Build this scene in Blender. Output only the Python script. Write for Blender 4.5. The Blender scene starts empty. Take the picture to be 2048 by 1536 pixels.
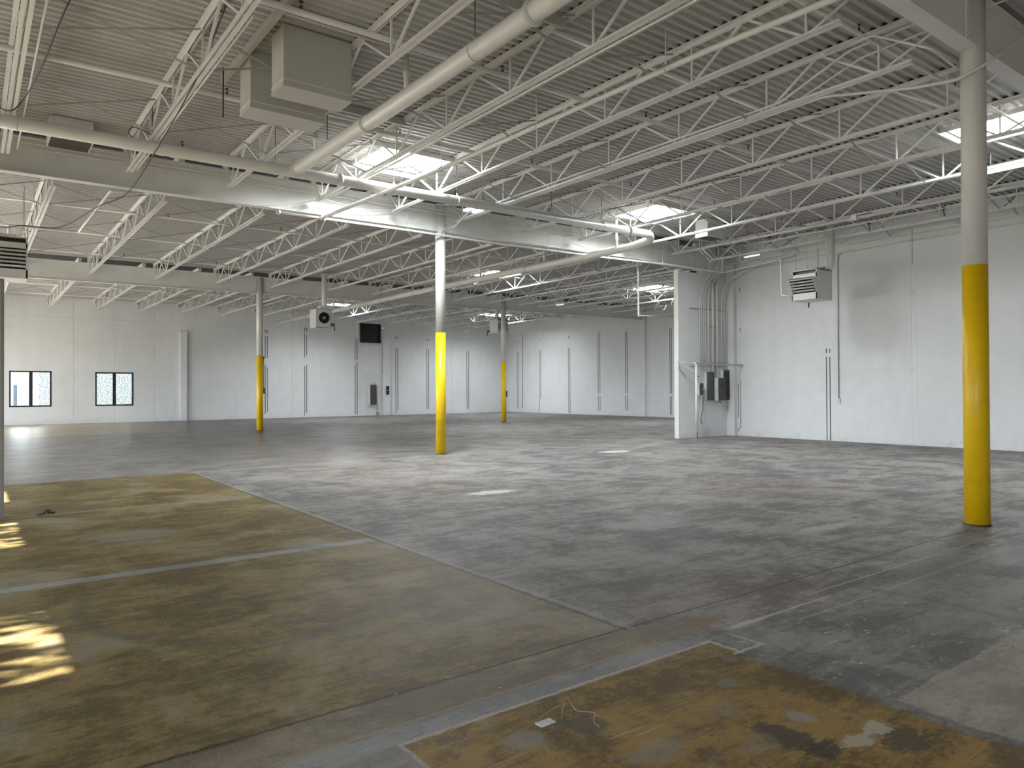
import bpy, math, random
from math import pi, sin, cos, radians, sqrt
from mathutils import Vector, Matrix
random.seed(7)
SC = bpy.context.scene
COL = SC.collection

# ------------------------------------------------------------------ place constants (metres)
XC = 9.44                      # column line
YC, YA, YB, YF = 3.50, 15.51, 29.54, 42.68      # girder C, girder A, girder B, far wall
XW, XFR = 21.12, 31.83         # right wall, far right wall
XL, YBK = -3.4, -9.0           # left wall, wall behind the viewer
SLOPE = 0.0076                 # the roof falls gently to the left
ZG, ZGT = 5.555, 6.22          # girder bottom / top at XC
ZD = 6.40                      # underside of deck at XC
ZJ = 5.80                      # underside of joists at XC
def zs(x): return SLOPE * (x - XC)

# ------------------------------------------------------------------ node helpers
class NT:
    def __init__(s, mat):
        mat.use_nodes = True
        s.t = mat.node_tree; s.t.nodes.clear()
    def n(s, typ, **kw):
        nd = s.t.nodes.new(typ)
        for k, v in kw.items():
            if k.startswith('_'): setattr(nd, k[1:], v)
        return nd
    def l(s, a, b): s.t.links.new(a, b)
    def setin(s, sock, v):
        if isinstance(v, bpy.types.NodeSocket): s.l(v, sock)
        else: sock.default_value = v
    def m(s, op, a, b=0.0, c=0.0, clamp=False):
        nd = s.t.nodes.new('ShaderNodeMath'); nd.operation = op; nd.use_clamp = clamp
        s.setin(nd.inputs[0], a); s.setin(nd.inputs[1], b); s.setin(nd.inputs[2], c)
        return nd.outputs[0]
    def mix(s, f, a, b):
        nd = s.t.nodes.new('ShaderNodeMix'); nd.data_type = 'RGBA'
        s.setin(nd.inputs[0], f)
        s.setin(nd.inputs[6], a if isinstance(a, bpy.types.NodeSocket) else (*a, 1)[:4])
        s.setin(nd.inputs[7], b if isinstance(b, bpy.types.NodeSocket) else (*b, 1)[:4])
        return nd.outputs[2]
    def noise(s, vec, scale, detail=4.0, rough=0.55, dist=0.0):
        nd = s.t.nodes.new('ShaderNodeTexNoise')
        s.l(vec, nd.inputs['Vector']); nd.inputs['Scale'].default_value = scale
        nd.inputs['Detail'].default_value = detail; nd.inputs['Roughness'].default_value = rough
        nd.inputs['Distortion'].default_value = dist
        return nd.outputs[0]
    def map(s, vec, loc=(0, 0, 0), sc=(1, 1, 1), rot=(0, 0, 0)):
        nd = s.t.nodes.new('ShaderNodeMapping'); s.l(vec, nd.inputs[0])
        nd.inputs[1].default_value = loc; nd.inputs[2].default_value = rot; nd.inputs[3].default_value = sc
        return nd.outputs[0]
    def ss(s, v, a, b):           # smoothstep a..b -> 0..1
        nd = s.t.nodes.new('ShaderNodeMapRange'); nd.interpolation_type = 'SMOOTHSTEP'
        s.setin(nd.inputs[0], v); nd.inputs[1].default_value = a; nd.inputs[2].default_value = b
        return nd.outputs[0]
    def out(s, color, rough=0.6, metal=0.0, bump=None, bstr=0.2, bdist=0.01, spec=0.5, emis=None, estr=0):
        b = s.n('ShaderNodeBsdfPrincipled'); o = s.n('ShaderNodeOutputMaterial')
        s.setin(b.inputs['Base Color'], color if isinstance(color, bpy.types.NodeSocket) else (*color, 1)[:4])
        s.setin(b.inputs['Roughness'], rough); s.setin(b.inputs['Metallic'], metal)
        s.setin(b.inputs['Specular IOR Level'], spec)
        if emis: b.inputs['Emission Color'].default_value = (*emis, 1); b.inputs['Emission Strength'].default_value = estr
        if bump is not None:
            bn = s.n('ShaderNodeBump'); bn.inputs['Strength'].default_value = bstr; bn.inputs['Distance'].default_value = bdist
            s.l(bump, bn.inputs['Height']); s.l(bn.outputs[0], b.inputs['Normal'])
        s.l(b.outputs[0], o.inputs[0])

def paint(name, c, rough=0.5, var=0.12, scale=3.0, bump=0.15, c2=None, metal=0.0):
    m = bpy.data.materials.new(name); t = NT(m)
    tc = t.n('ShaderNodeTexCoord').outputs['Object']
    n1 = t.noise(tc, scale, 5); n2 = t.noise(tc, scale * 12, 3)
    f = t.ss(t.m('ADD', t.m('MULTIPLY', n1, .7), t.m('MULTIPLY', n2, .3)), .3, .7)
    d = c2 or tuple(v * (1 - var) for v in c)
    t.out(t.mix(f, d, c), rough, metal, n2, bump, .004)
    return m

M = {}
M['white'] = paint('white_steel_paint', (.77, .765, .735), .42, .10, 2.5)
M['deck'] = paint('deck_paint', (.52, .51, .48), .5, .13, .8)
M['brace'] = paint('brace_paint', (.46, .455, .43), .5, .2, 3)
M['pipe'] = paint('pipe_paint', (.70, .69, .65), .38, .09, 3)
M['duct'] = paint('duct_paint', (.52, .515, .475), .45, .07, 1.5)
M['heater'] = paint('heater_paint', (.66, .66, .64), .4, .06, 2)
M['yellow'] = paint('yellow_paint', (.86, .56, .002), .42, .10, 5, .1, (.76, .47, .002))
M['colwhite'] = paint('column_paint', (.68, .67, .64), .4, .07, 3)
M['black'] = paint('black_enamel', (.012, .012, .013), .4, .2, 5)
M['slot'] = paint('slot_dark', (.03, .031, .034), .7, .3, 20)
M['darkgrey'] = paint('dark_grey_enamel', (.035, .045, .05), .4, .15, 6)
M['bronze'] = paint('bronze_grey_enamel', (.07, .065, .058), .45, .2, 6)
M['greygreen'] = paint('grey_green_enamel', (.045, .06, .065), .4, .12, 5)
M['rust'] = paint('dark_steel', (.05, .042, .036), .55, .3, 12)
M['galv'] = paint('galvanised_steel', (.42, .43, .43), .35, .15, 8, metal=.6)
M['cable'] = paint('dark_cable', (.03, .025, .022), .5, .1, 5)
M['wcable'] = paint('white_cable', (.6, .6, .58), .5, .1, 5)
M['patch'] = paint('wall_patch_paint', (.66, .67, .67), .55, .05, 3)
M['darkened'] = paint('deck_painted_shade', (.075, .078, .08), .5, .3, 3)  # dark tone standing in for the shade above the girders
M['postgrey'] = paint('grey_trim_paint', (.20, .20, .19), .5, .1, 4)
M['postlight'] = paint('light_grey_wall_paint', (.40, .415, .385), .5, .1, 3)
M['paper'] = paint('paper_scrap', (.6, .6, .58), .6, .25, 40)
M['wire'] = paint('pale_wire', (.35, .28, .2), .5, .2, 10)
M['frame'] = paint('black_window_frame', (.012, .012, .014), .45, .1, 5)

def wallmat():
    m = bpy.data.materials.new('wall_paint'); t = NT(m)
    g = t.n('ShaderNodeNewGeometry').outputs['Position']
    n1 = t.noise(g, .35, 5, .6); n2 = t.noise(g, 3, 5, .6); n3 = t.noise(g, 70, 2)
    st = t.noise(t.map(g, sc=(3, 3, .35)), 1.0, 5, .6)
    f = t.ss(t.m('ADD', t.m('MULTIPLY', n1, .5), t.m('ADD', t.m('MULTIPLY', n2, .25), t.m('MULTIPLY', st, .25))), .36, .64)
    c = t.mix(f, (.665, .68, .685), (.74, .755, .76))
    # small holes left by anchors
    v = t.n('ShaderNodeTexVoronoi'); t.l(g, v.inputs['Vector']); v.inputs['Scale'].default_value = 2.4
    spot = t.m('LESS_THAN', v.outputs['Distance'], .028)
    msk = t.m('MULTIPLY', spot, t.m('GREATER_THAN', t.noise(g, .9, 1), .60))
    c = t.mix(msk, c, (.12, .11, .10))
    # dust near the base
    z = t.n('ShaderNodeSeparateXYZ'); t.l(g, z.inputs[0])
    dirt = t.m('MULTIPLY', t.m('SUBTRACT', 1.0, t.ss(z.outputs[2], .0, .35)), t.ss(n2, .45, .7))
    c = t.mix(t.m('MULTIPLY', dirt, .35), c, (.36, .34, .31))
    t.out(c, .55, 0, n3, .25, .004, .4)
    return m
M['wall'] = wallmat()

def floormat():
    m = bpy.data.materials.new('worn_concrete_floor'); t = NT(m)
    g0 = t.n('ShaderNodeNewGeometry').outputs['Position']
    # irregular edges: warp coordinates a little
    sep0 = t.n('ShaderNodeSeparateXYZ'); t.l(g0, sep0.inputs[0])
    w1 = t.m('MULTIPLY', t.m('SUBTRACT', t.noise(g0, 2.2, 5, .65), .5), .16)
    w2 = t.m('MULTIPLY', t.m('SUBTRACT', t.noise(t.map(g0, loc=(7, 3, 0)), 2.5, 5, .65), .5), .16)
    X = sep0.outputs[0]; Y = sep0.outputs[1]
    Xw = t.m('ADD', X, w1); Yw = t.m('ADD', Y, w2)
    fw = t.m('MULTIPLY', t.m('SUBTRACT', t.noise(g0, 14, 4, .6), .5), .035)
    Xf = t.m('ADD', X, fw); Yf = t.m('ADD', Y, fw)
    def lt(a, b, s=.02): return t.m('SUBTRACT', 1.0, t.ss(a, b - s, b + s))
    def gt(a, b, s=.02): return t.ss(a, b - s, b + s)
    def AND(*a):
        r = a[0]
        for q in a[1:]: r = t.m('MULTIPLY', r, q)
        return r
    def line(a, c, w, s=None):
        d = t.m('ABSOLUTE', t.m('SUBTRACT', a, c))
        return lt(d, w, s or w * .6)
    big = t.noise(g0, .22, 5, .6); med = t.noise(g0, 1.1, 6, .62, .6)
    fine = t.noise(g0, 9, 6, .68, .4); vfine = t.noise(g0, 60, 4, .6)
    str1 = t.noise(t.map(g0, sc=(1.5, 6.0, 1), rot=(0, 0, radians(-14))), 1.0, 9, .72, .5)
    gr = t.noise(t.map(g0, sc=(14, 30, 1), rot=(0, 0, radians(-9))), 1.0, 5, .7, .3)
    str2 = t.noise(t.map(g0, sc=(7, 1.6, 1), rot=(0, 0, radians(8))), 1.0, 8, .72, .5)
    mixv = t.m('ADD', t.m('ADD', t.m('MULTIPLY', str1, .30), t.m('MULTIPLY', str2, .08)), t.m('ADD', t.m('MULTIPLY', med, .32), t.m('ADD', t.m('MULTIPLY', fine, .16), t.m('MULTIPLY', gr, .14))))
    mixv = t.m('ADD', mixv, t.m('MULTIPLY', t.m('SUBTRACT', vfine, .5), .10))
    f1 = t.ss(mixv, .44, .565)
    grey = t.mix(f1, (.040, .037, .035), (.150, .146, .139))
    grey = t.mix(t.ss(big, .45, .65), grey, t.mix(f1, (.052, .044, .038), (.150, .134, .121)))
    light = t.ss(t.m('ADD', t.m('MULTIPLY', fine, .6), t.m('MULTIPLY', str1, .4)), .60, .72)
    grey = t.mix(t.m('MULTIPLY', light, .5), grey, (.32, .315, .30))
    # olive brown coated bay
    brown = t.mix(f1, (.046, .033, .015), (.145, .108, .048))
    brown = t.mix(t.m('MULTIPLY', t.ss(med, .52, .66), .5), brown, (.15, .145, .13))
    brown = t.mix(t.m('MULTIPLY', t.ss(str1, .60, .72), .55), brown, (.045, .035, .024))
    inb = AND(lt(Xf, 3.50), lt(Yf, 15.2, .03), gt(Yf, 3.40, .015))
    fade = t.ss(t.m('ADD', t.m('MULTIPLY', X, 1.0), t.m('MULTIPLY', med, 2.2)), 2.6, 4.4)
    near = lt(Y, 5.4, 1.0)
    brown = t.mix(AND(fade, near, .75), brown, t.mix(f1, (.085, .070, .052), (.165, .142, .112)))
    c = t.mix(inb, grey, brown)
    # brownish apron between the crack and the trench strip
    apron = AND(lt(Yf, 3.40, .01), gt(Yf, 3.08, .01), lt(Xw, 3.9, .3))
    c = t.mix(apron, c, t.mix(f1, (.075, .062, .045), (.15, .125, .09)))
    strip = AND(lt(Yf, 3.08, .012), gt(Yf, 2.92, .012), lt(Xw, 3.8, .05))
    c = t.mix(strip, c, t.mix(f1, (.10, .10, .102), (.17, .17, .17)))
    ne = AND(lt(Yf, 2.92, .012), lt(X, 1.56))
    c = t.mix(ne, c, t.mix(f1, (.07, .066, .06), (.14, .13, .12)))
    # ochre patch in the foreground
    op = AND(lt(Yf, 2.93, .01), gt(Xf, 1.56, .015), lt(Xw, 3.72, .03))
    och = t.mix(f1, (.042, .026, .009), (.165, .104, .036))
    blot = t.noise(t.map(g0, loc=(3, 9, 0)), 3.4, 6, .7, .3)
    och = t.mix(t.m('MULTIPLY', t.ss(blot, .57, .64), .28), och, (.13, .12, .105))
    och = t.mix(t.m('MULTIPLY', t.ss(t.noise(t.map(g0, loc=(11, 4, 0)), 2.6, 6, .72, .3), .58, .66), .7), och, (.030, .022, .014))
    c = t.mix(op, c, och)
    def blob(cx, cy, rx, ry, soft=.22):
        dx = t.m('DIVIDE', t.m('SUBTRACT', Xw, cx), rx); dy = t.m('DIVIDE', t.m('SUBTRACT', Yw, cy), ry)
        r = t.m('SQRT', t.m('ADD', t.m('MULTIPLY', dx, dx), t.m('MULTIPLY', dy, dy)))
        r = t.m('ADD', r, t.m('MULTIPLY', t.m('SUBTRACT', t.m('ADD', t.m('MULTIPLY', fine, .6), t.m('MULTIPLY', gr, .4)), .5), 3.4))
        return lt(r, 1.0, soft)
    for (cx, cy, rx, ry, a, col) in [
        (3.00, 1.90, .10, .16, .85, (.012, .010, .008)), (3.02, 1.74, .13, .07, .85, (.014, .011, .008)),
        (3.40, 1.58, .16, .09, .8, (.018, .014, .010)), (2.38, 2.56, .10, .09, .7, (.025, .022, .018)),
        (3.42, 1.72, .08, .05, .7, (.30, .27, .22)), (3.22, 1.70, .10, .05, .75, (.28, .25, .20)), (3.26, 1.98, .06, .07, .6, (.17, .17, .165)),
        (2.45, 2.20, .16, .09, .4, (.15, .14, .125)), (2.85, 1.95, .12, .07, .35, (.13, .10, .08)),
        (2.05, 2.62, .10, .07, .5, (.15, .145, .13)), (3.3, 2.45, .07, .05, .5, (.11, .10, .1)),
        (6.55, 9.25, .42, .16, .85, (.46, .46, .44)), (13.3, 13.3, .45, .25, .8, (.45, .45, .43)),
        (4.05, 3.2, .22, .10, .7, (.10, .060, .040)), (4.25, 3.0, .22, .035, .7, (.36, .32, .28)),
        (2.1, 4.9, .25, .12, .55, (.045, .036, .026)), (2.75, 4.4, .3, .14, .45, (.05, .04, .03)),
        (7.9, 4.5, .5, .1, .55, (.30, .25, .22)), (1.5, 9.0, .45, .3, .35, (.19, .185, .16)),
        (1.9, 3.75, .16, .06, .5, (.06, .05, .04)), (6.9, 2.9, .5, .3, .3, (.20, .20, .20)),
    ]:
        c = t.mix(t.m('MULTIPLY', blob(cx, cy, rx, ry), a), c, col)
    # pinkish slab on the right of the foreground
    pk = AND(lt(Yw, 1.78, .02), gt(Xw, 3.80, .02))
    c = t.mix(pk, c, t.mix(f1, (.135, .118, .105), (.25, .222, .20)))
    # dark repaired bay
    dk = AND(lt(Yf, 2.98), gt(Xw, 3.75, .05), gt(Yw, 1.78, .02))
    c = t.mix(t.m('MULTIPLY', dk, .55), c, t.mix(f1, (.060, .058, .060), (.15, .147, .146)))
    spk = AND(t.ss(t.noise(t.map(g0, sc=(1, 2.2, 1)), 4.5, 7, .75), .60, .63), dk)
    c = t.mix(t.m('MULTIPLY', spk, .8), c, (.30, .29, .26))
    chip = AND(t.ss(t.noise(t.map(g0, loc=(2, 8, 0), sc=(1, 1.8, 1)), 5.5, 7, .75), .63, .66), t.ss(big, .40, .55))
    c = t.mix(t.m('MULTIPLY', chip, .45), c, (.26, .25, .23))
    dks = t.ss(t.noise(t.map(g0, loc=(12, 1, 0), sc=(1, 2.4, 1)), 3.2, 7, .74), .60, .68)
    c = t.mix(t.m('MULTIPLY', dks, .5), c, (.035, .031, .026))
    # tie strips across the coated bay
    s1 = AND(line(Yf, 7.13, .085, .03), lt(Xf, 3.47))
    c = t.mix(t.m('MULTIPLY', s1, .85), c, t.mix(f1, (.12, .122, .125), (.20, .20, .20)))
    s2 = AND(line(Yf, 11.19, .05, .03), lt(Xf, 3.46))
    c = t.mix(t.m('MULTIPLY', s2, .6), c, (.16, .15, .13))
    # joints, cracks and pale edges
    wob = t.ss(vfine, .35, .6)
    for (a, ctr, w, cond, col, k) in [
        (Yf, 3.43, .010, AND(gt(X, .2), lt(X, 9.0)), (.006, .005, .004), 1.0),
        (Xf, 3.50, .016, AND(gt(Y, 3.4), lt(Y, 15.2)), (.014, .013, .012), .9),
        (Xf, 3.56, .02, AND(gt(Y, 3.4), lt(Y, 15.2)), (.24, .24, .22), .45),
        (Yf, 2.925, .012, AND(gt(X, 1.56), lt(X, 3.75)), (.36, .35, .31), .8),
        (Yf, 3.10, .012, AND(gt(X, 1.0), lt(X, 3.5)), (.23, .20, .15), .5),
        (Xf, 1.56, .010, AND(lt(Y, 2.93)), (.32, .31, .27), .7),
        (Yf, 3.00, .014, AND(gt(X, 4.1), lt(X, 5.3)), (.34, .32, .27), .75),
        (Yf, 3.12, .010, AND(gt(X, 5.2), lt(X, 9.2)), (.30, .29, .26), .6),
        (Yf, 2.82, .010, AND(gt(X, 4.6), lt(X, 8.4)), (.28, .27, .24), .45),
        (Yf, 2.70, .012, AND(gt(X, 3.7), lt(X, 4.0)), (.36, .35, .29), .7),
        (Xf, 3.76, .014, AND(gt(Y, 2.68), lt(Y, 2.93)), (.38, .38, .31), .8),
        (Xf, 3.98, .012, AND(gt(Y, 2.68), lt(Y, 2.93)), (.36, .35, .29), .7),
        (Yw, 1.79, .014, AND(gt(X, 3.8), lt(X, 6.2)), (.30, .27, .21), .6),
        (Xw, 3.80, .010, AND(lt(Y, 1.8)), (.06, .05, .04), .6),
        (Yf, 15.2, .05, AND(gt(X, 3.4), lt(X, 12)), (.30, .30, .29), .5),
        (Xf, 9.44, .008, AND(gt(Y, 3.3), lt(Y, 42)), (.03, .03, .03), .35),
        (Yf, 9.5, .007, AND(gt(X, 3.5)), (.04, .04, .04), .3),
        (Yf, 15.5, .008, AND(gt(X, 3.5)), (.035, .035, .035), .45),
        (Yf, 21.5, .010, 1.0, (.04, .04, .04), .4), (Yf, 29.5, .012, 1.0, (.03, .03, .03), .5),
        (Xf, 15.3, .008, gt(Y, 1.0), (.04, .04, .04), .35), (Xf, 21.7, .01, gt(Y, 16), (.04, .04, .04), .35),
        (Xf, -2.8, .01, 1.0, (.04, .04, .04), .35),
    ]:
        ln = line(a, ctr, w)
        ln = t.m('MULTIPLY', ln, cond) if not isinstance(cond, float) else ln
        c = t.mix(t.m('MULTIPLY', t.m('MULTIPLY', ln, k), t.m('ADD', .45, t.m('MULTIPLY', wob, .55))), c, col)
    # far left coloured bays
    fb = AND(gt(Yw, 31.0, .1), lt(Xw, 7.0, .1), gt(Xw, .6, .1))
    c = t.mix(t.m('MULTIPLY', fb, .75), c, t.mix(f1, (.16, .115, .05), (.27, .20, .10)))
    fo = AND(gt(Yw, 37.5, .1), lt(Xw, 5.2, .1), gt(Xw, 3.2, .1))
    c = t.mix(t.m('MULTIPLY', fo, .6), c, (.26, .16, .09))
    c = t.mix(t.m('MULTIPLY', line(Yw, 39.6, .12), lt(X, 7.5)), c, (.40, .385, .36))
    # darker, browner floor past the middle girder
    past = AND(gt(Y, 15.5, .2), gt(Xw, 6.0, 3.0), .35)
    c = t.mix(past, c, t.mix(f1, (.055, .050, .048), (.13, .122, .116)))
    # hairline cracks, scratches and fine scuffing
    vc = t.n('ShaderNodeTexVoronoi'); vc.feature = 'DISTANCE_TO_EDGE'; vc.inputs['Scale'].default_value = .42
    wv = t.n('ShaderNodeCombineXYZ'); t.l(t.m('ADD', X, t.m('MULTIPLY', med, 1.1)), wv.inputs[0]); t.l(t.m('ADD', Y, t.m('MULTIPLY', str1, 1.1)), wv.inputs[1])
    t.l(wv.outputs[0], vc.inputs['Vector'])
    crk = t.m('MULTIPLY', lt(vc.outputs['Distance'], .0022, .0015), t.ss(t.noise(g0, .7, 2), .50, .56))
    c = t.mix(t.m('MULTIPLY', crk, .7), c, (.015, .013, .011))
    for rot, scx, scy, th, col, k in ((-12, 1.6, 46, .69, (.26, .25, .235), .55), (24, 1.2, 60, .71, (.24, .23, .21), .5), (70, 1.4, 50, .71, (.03, .027, .022), .6), (-38, 2.0, 44, .70, (.035, .03, .026), .55)):
        sn = t.noise(t.map(g0, sc=(scx, scy, 1), rot=(0, 0, radians(rot))), 1.0, 3, .55, .15)
        c = t.mix(t.m('MULTIPLY', t.ss(sn, th - .035, th), t.m('MULTIPLY', t.ss(med, .40, .60), k)), c, col)
    sp = t.noise(g0, 38, 3, .65)
    c = t.mix(t.m('MULTIPLY', t.ss(sp, .60, .70), .42), c, (.030, .027, .023))
    c = t.mix(t.m('MULTIPLY', t.ss(t.noise(t.map(g0, loc=(4, 6, 0)), 30, 3, .65), .63, .71), .35), c, (.25, .24, .22))
    # pale flecks of grit
    v = t.n('ShaderNodeTexVoronoi'); t.l(g0, v.inputs['Vector']); v.inputs['Scale'].default_value = 5.0
    fl = t.m('MULTIPLY', t.m('LESS_THAN', v.outputs['Distance'], .035), t.m('GREATER_THAN', t.noise(g0, 3.1, 2), .57))
    c = t.mix(t.m('MULTIPLY', fl, .8), c, (.42, .41, .37))
    v2 = t.n('ShaderNodeTexVoronoi'); t.l(t.map(g0, loc=(5, 2, 0)), v2.inputs['Vector']); v2.inputs['Scale'].default_value = 3.1
    fd = t.m('MULTIPLY', t.m('LESS_THAN', v2.outputs['Distance'], .045), t.m('GREATER_THAN', t.noise(g0, 1.7, 2), .55))
    c = t.mix(t.m('MULTIPLY', fd, .0), c, (.02, .018, .016))
    # curved tyre scuffs
    for (cx, cy, R) in [(2.3, 17.2, 3.6), (2.3, 17.2, 3.72), (3.2, 2.4, 2.6), (2.0, 6.0, 1.35), (2.05, 6.0, 1.42)]:
        dx = t.m('SUBTRACT', X, cx); dy = t.m('SUBTRACT', Y, cy)
        r = t.m('SQRT', t.m('ADD', t.m('MULTIPLY', dx, dx), t.m('MULTIPLY', dy, dy)))
        c = t.mix(t.m('MULTIPLY', AND(line(r, R, .05, .04), t.ss(med, .42, .55)), .35), c, (.035, .032, .028))
    ga = t.n('ShaderNodeGamma'); t.l(c, ga.inputs[0]); ga.inputs[1].default_value = .74
    hs = t.n('ShaderNodeHueSaturation'); t.l(ga.outputs[0], hs.inputs['Color']); hs.inputs['Saturation'].default_value = 1.2; hs.inputs['Value'].default_value = 1.03
    c = hs.outputs[0]
    rough = t.m('ADD', .16, t.m('MULTIPLY', t.m('ADD', t.m('MULTIPLY', str1, .5), t.m('MULTIPLY', fine, .5)), .32))
    pol = AND(gt(Yw, 15.2, .2), lt(X, 11.0, 4.0))
    rough = t.m('ADD', rough, t.m('MULTIPLY', t.m('SUBTRACT', 1.0, pol), .26))
    hgt = t.m('ADD', t.m('MULTIPLY', fine, .6), t.m('ADD', t.m('MULTIPLY', vfine, .25), t.m('MULTIPLY', str1, .6)))
    t.out(c, rough, 0, hgt, .15, .02, .16)
    return m
M['floor'] = floormat()

def simple(name, col, rough=.5, emis=None, estr=0, metal=0):
    m = bpy.data.materials.new(name); t = NT(m); t.out(col, rough, metal, emis=emis, estr=estr); return m
M['sky_panel'] = simple('skylight_daylight', (.9, .9, .9), .5, (.93, .97, 1.0), 62.0)
M['sky_panel_bright'] = simple('skylight_daylight_boosted', (.9, .9, .9), .5, (.93, .97, 1.0), 118.0)  # glow raised on one skylight to strengthen its pool on the floor
M['tube'] = simple('lit_tube', (.9, .95, 1), .4, (.78, .92, 1.0), 60.0)
M['tube2'] = simple('lit_tube_soft', (.9, .95, 1), .4, (.88, .95, 1.0), 8.0)
M['bulb'] = simple('glass_bulb', (.75, .75, .72), .2)
def glassmat():
    m = bpy.data.materials.new('window_glass'); t = NT(m)
    tr = t.n('ShaderNodeBsdfTransparent'); gl = t.n('ShaderNodeBsdfGlossy'); gl.inputs['Roughness'].default_value = .02
    tr.inputs[0].default_value = (.93, .95, .95, 1)
    mx = t.n('ShaderNodeMixShader'); mx.inputs[0].default_value = .06
    t.l(tr.outputs[0], mx.inputs[1]); t.l(gl.outputs[0], mx.inputs[2])
    o = t.n('ShaderNodeOutputMaterial'); t.l(mx.outputs[0], o.inputs[0]); return m
M['glass'] = glassmat()
def stuccomat():
    m = bpy.data.materials.new('speckled_stucco'); t = NT(m)
    g = t.n('ShaderNodeNewGeometry').outputs['Position']
    n = t.noise(g, 14, 4, .7)
    t.out(t.mix(t.ss(n, .42, .6), (.06, .075, .085), (.27, .28, .28)), .9, 0, n, .5, .02)
    return m
M['stucco'] = stuccomat()
M['extwhite'] = simple('outside_render', (.24, .23, .21), .8)
M['added_canopy'] = simple('added_canopy_paint', (.6, .6, .58), .7)
M['extblue'] = simple('outside_blue_panel', (.02, .045, .07), .5)
M['asphalt'] = simple('outside_ground', (.35, .34, .32), .9)
M['leaf'] = simple('leaf_green', (.05, .10, .02), .6)
M['bark'] = simple('tree_bark', (.10, .07, .05), .9)

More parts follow.
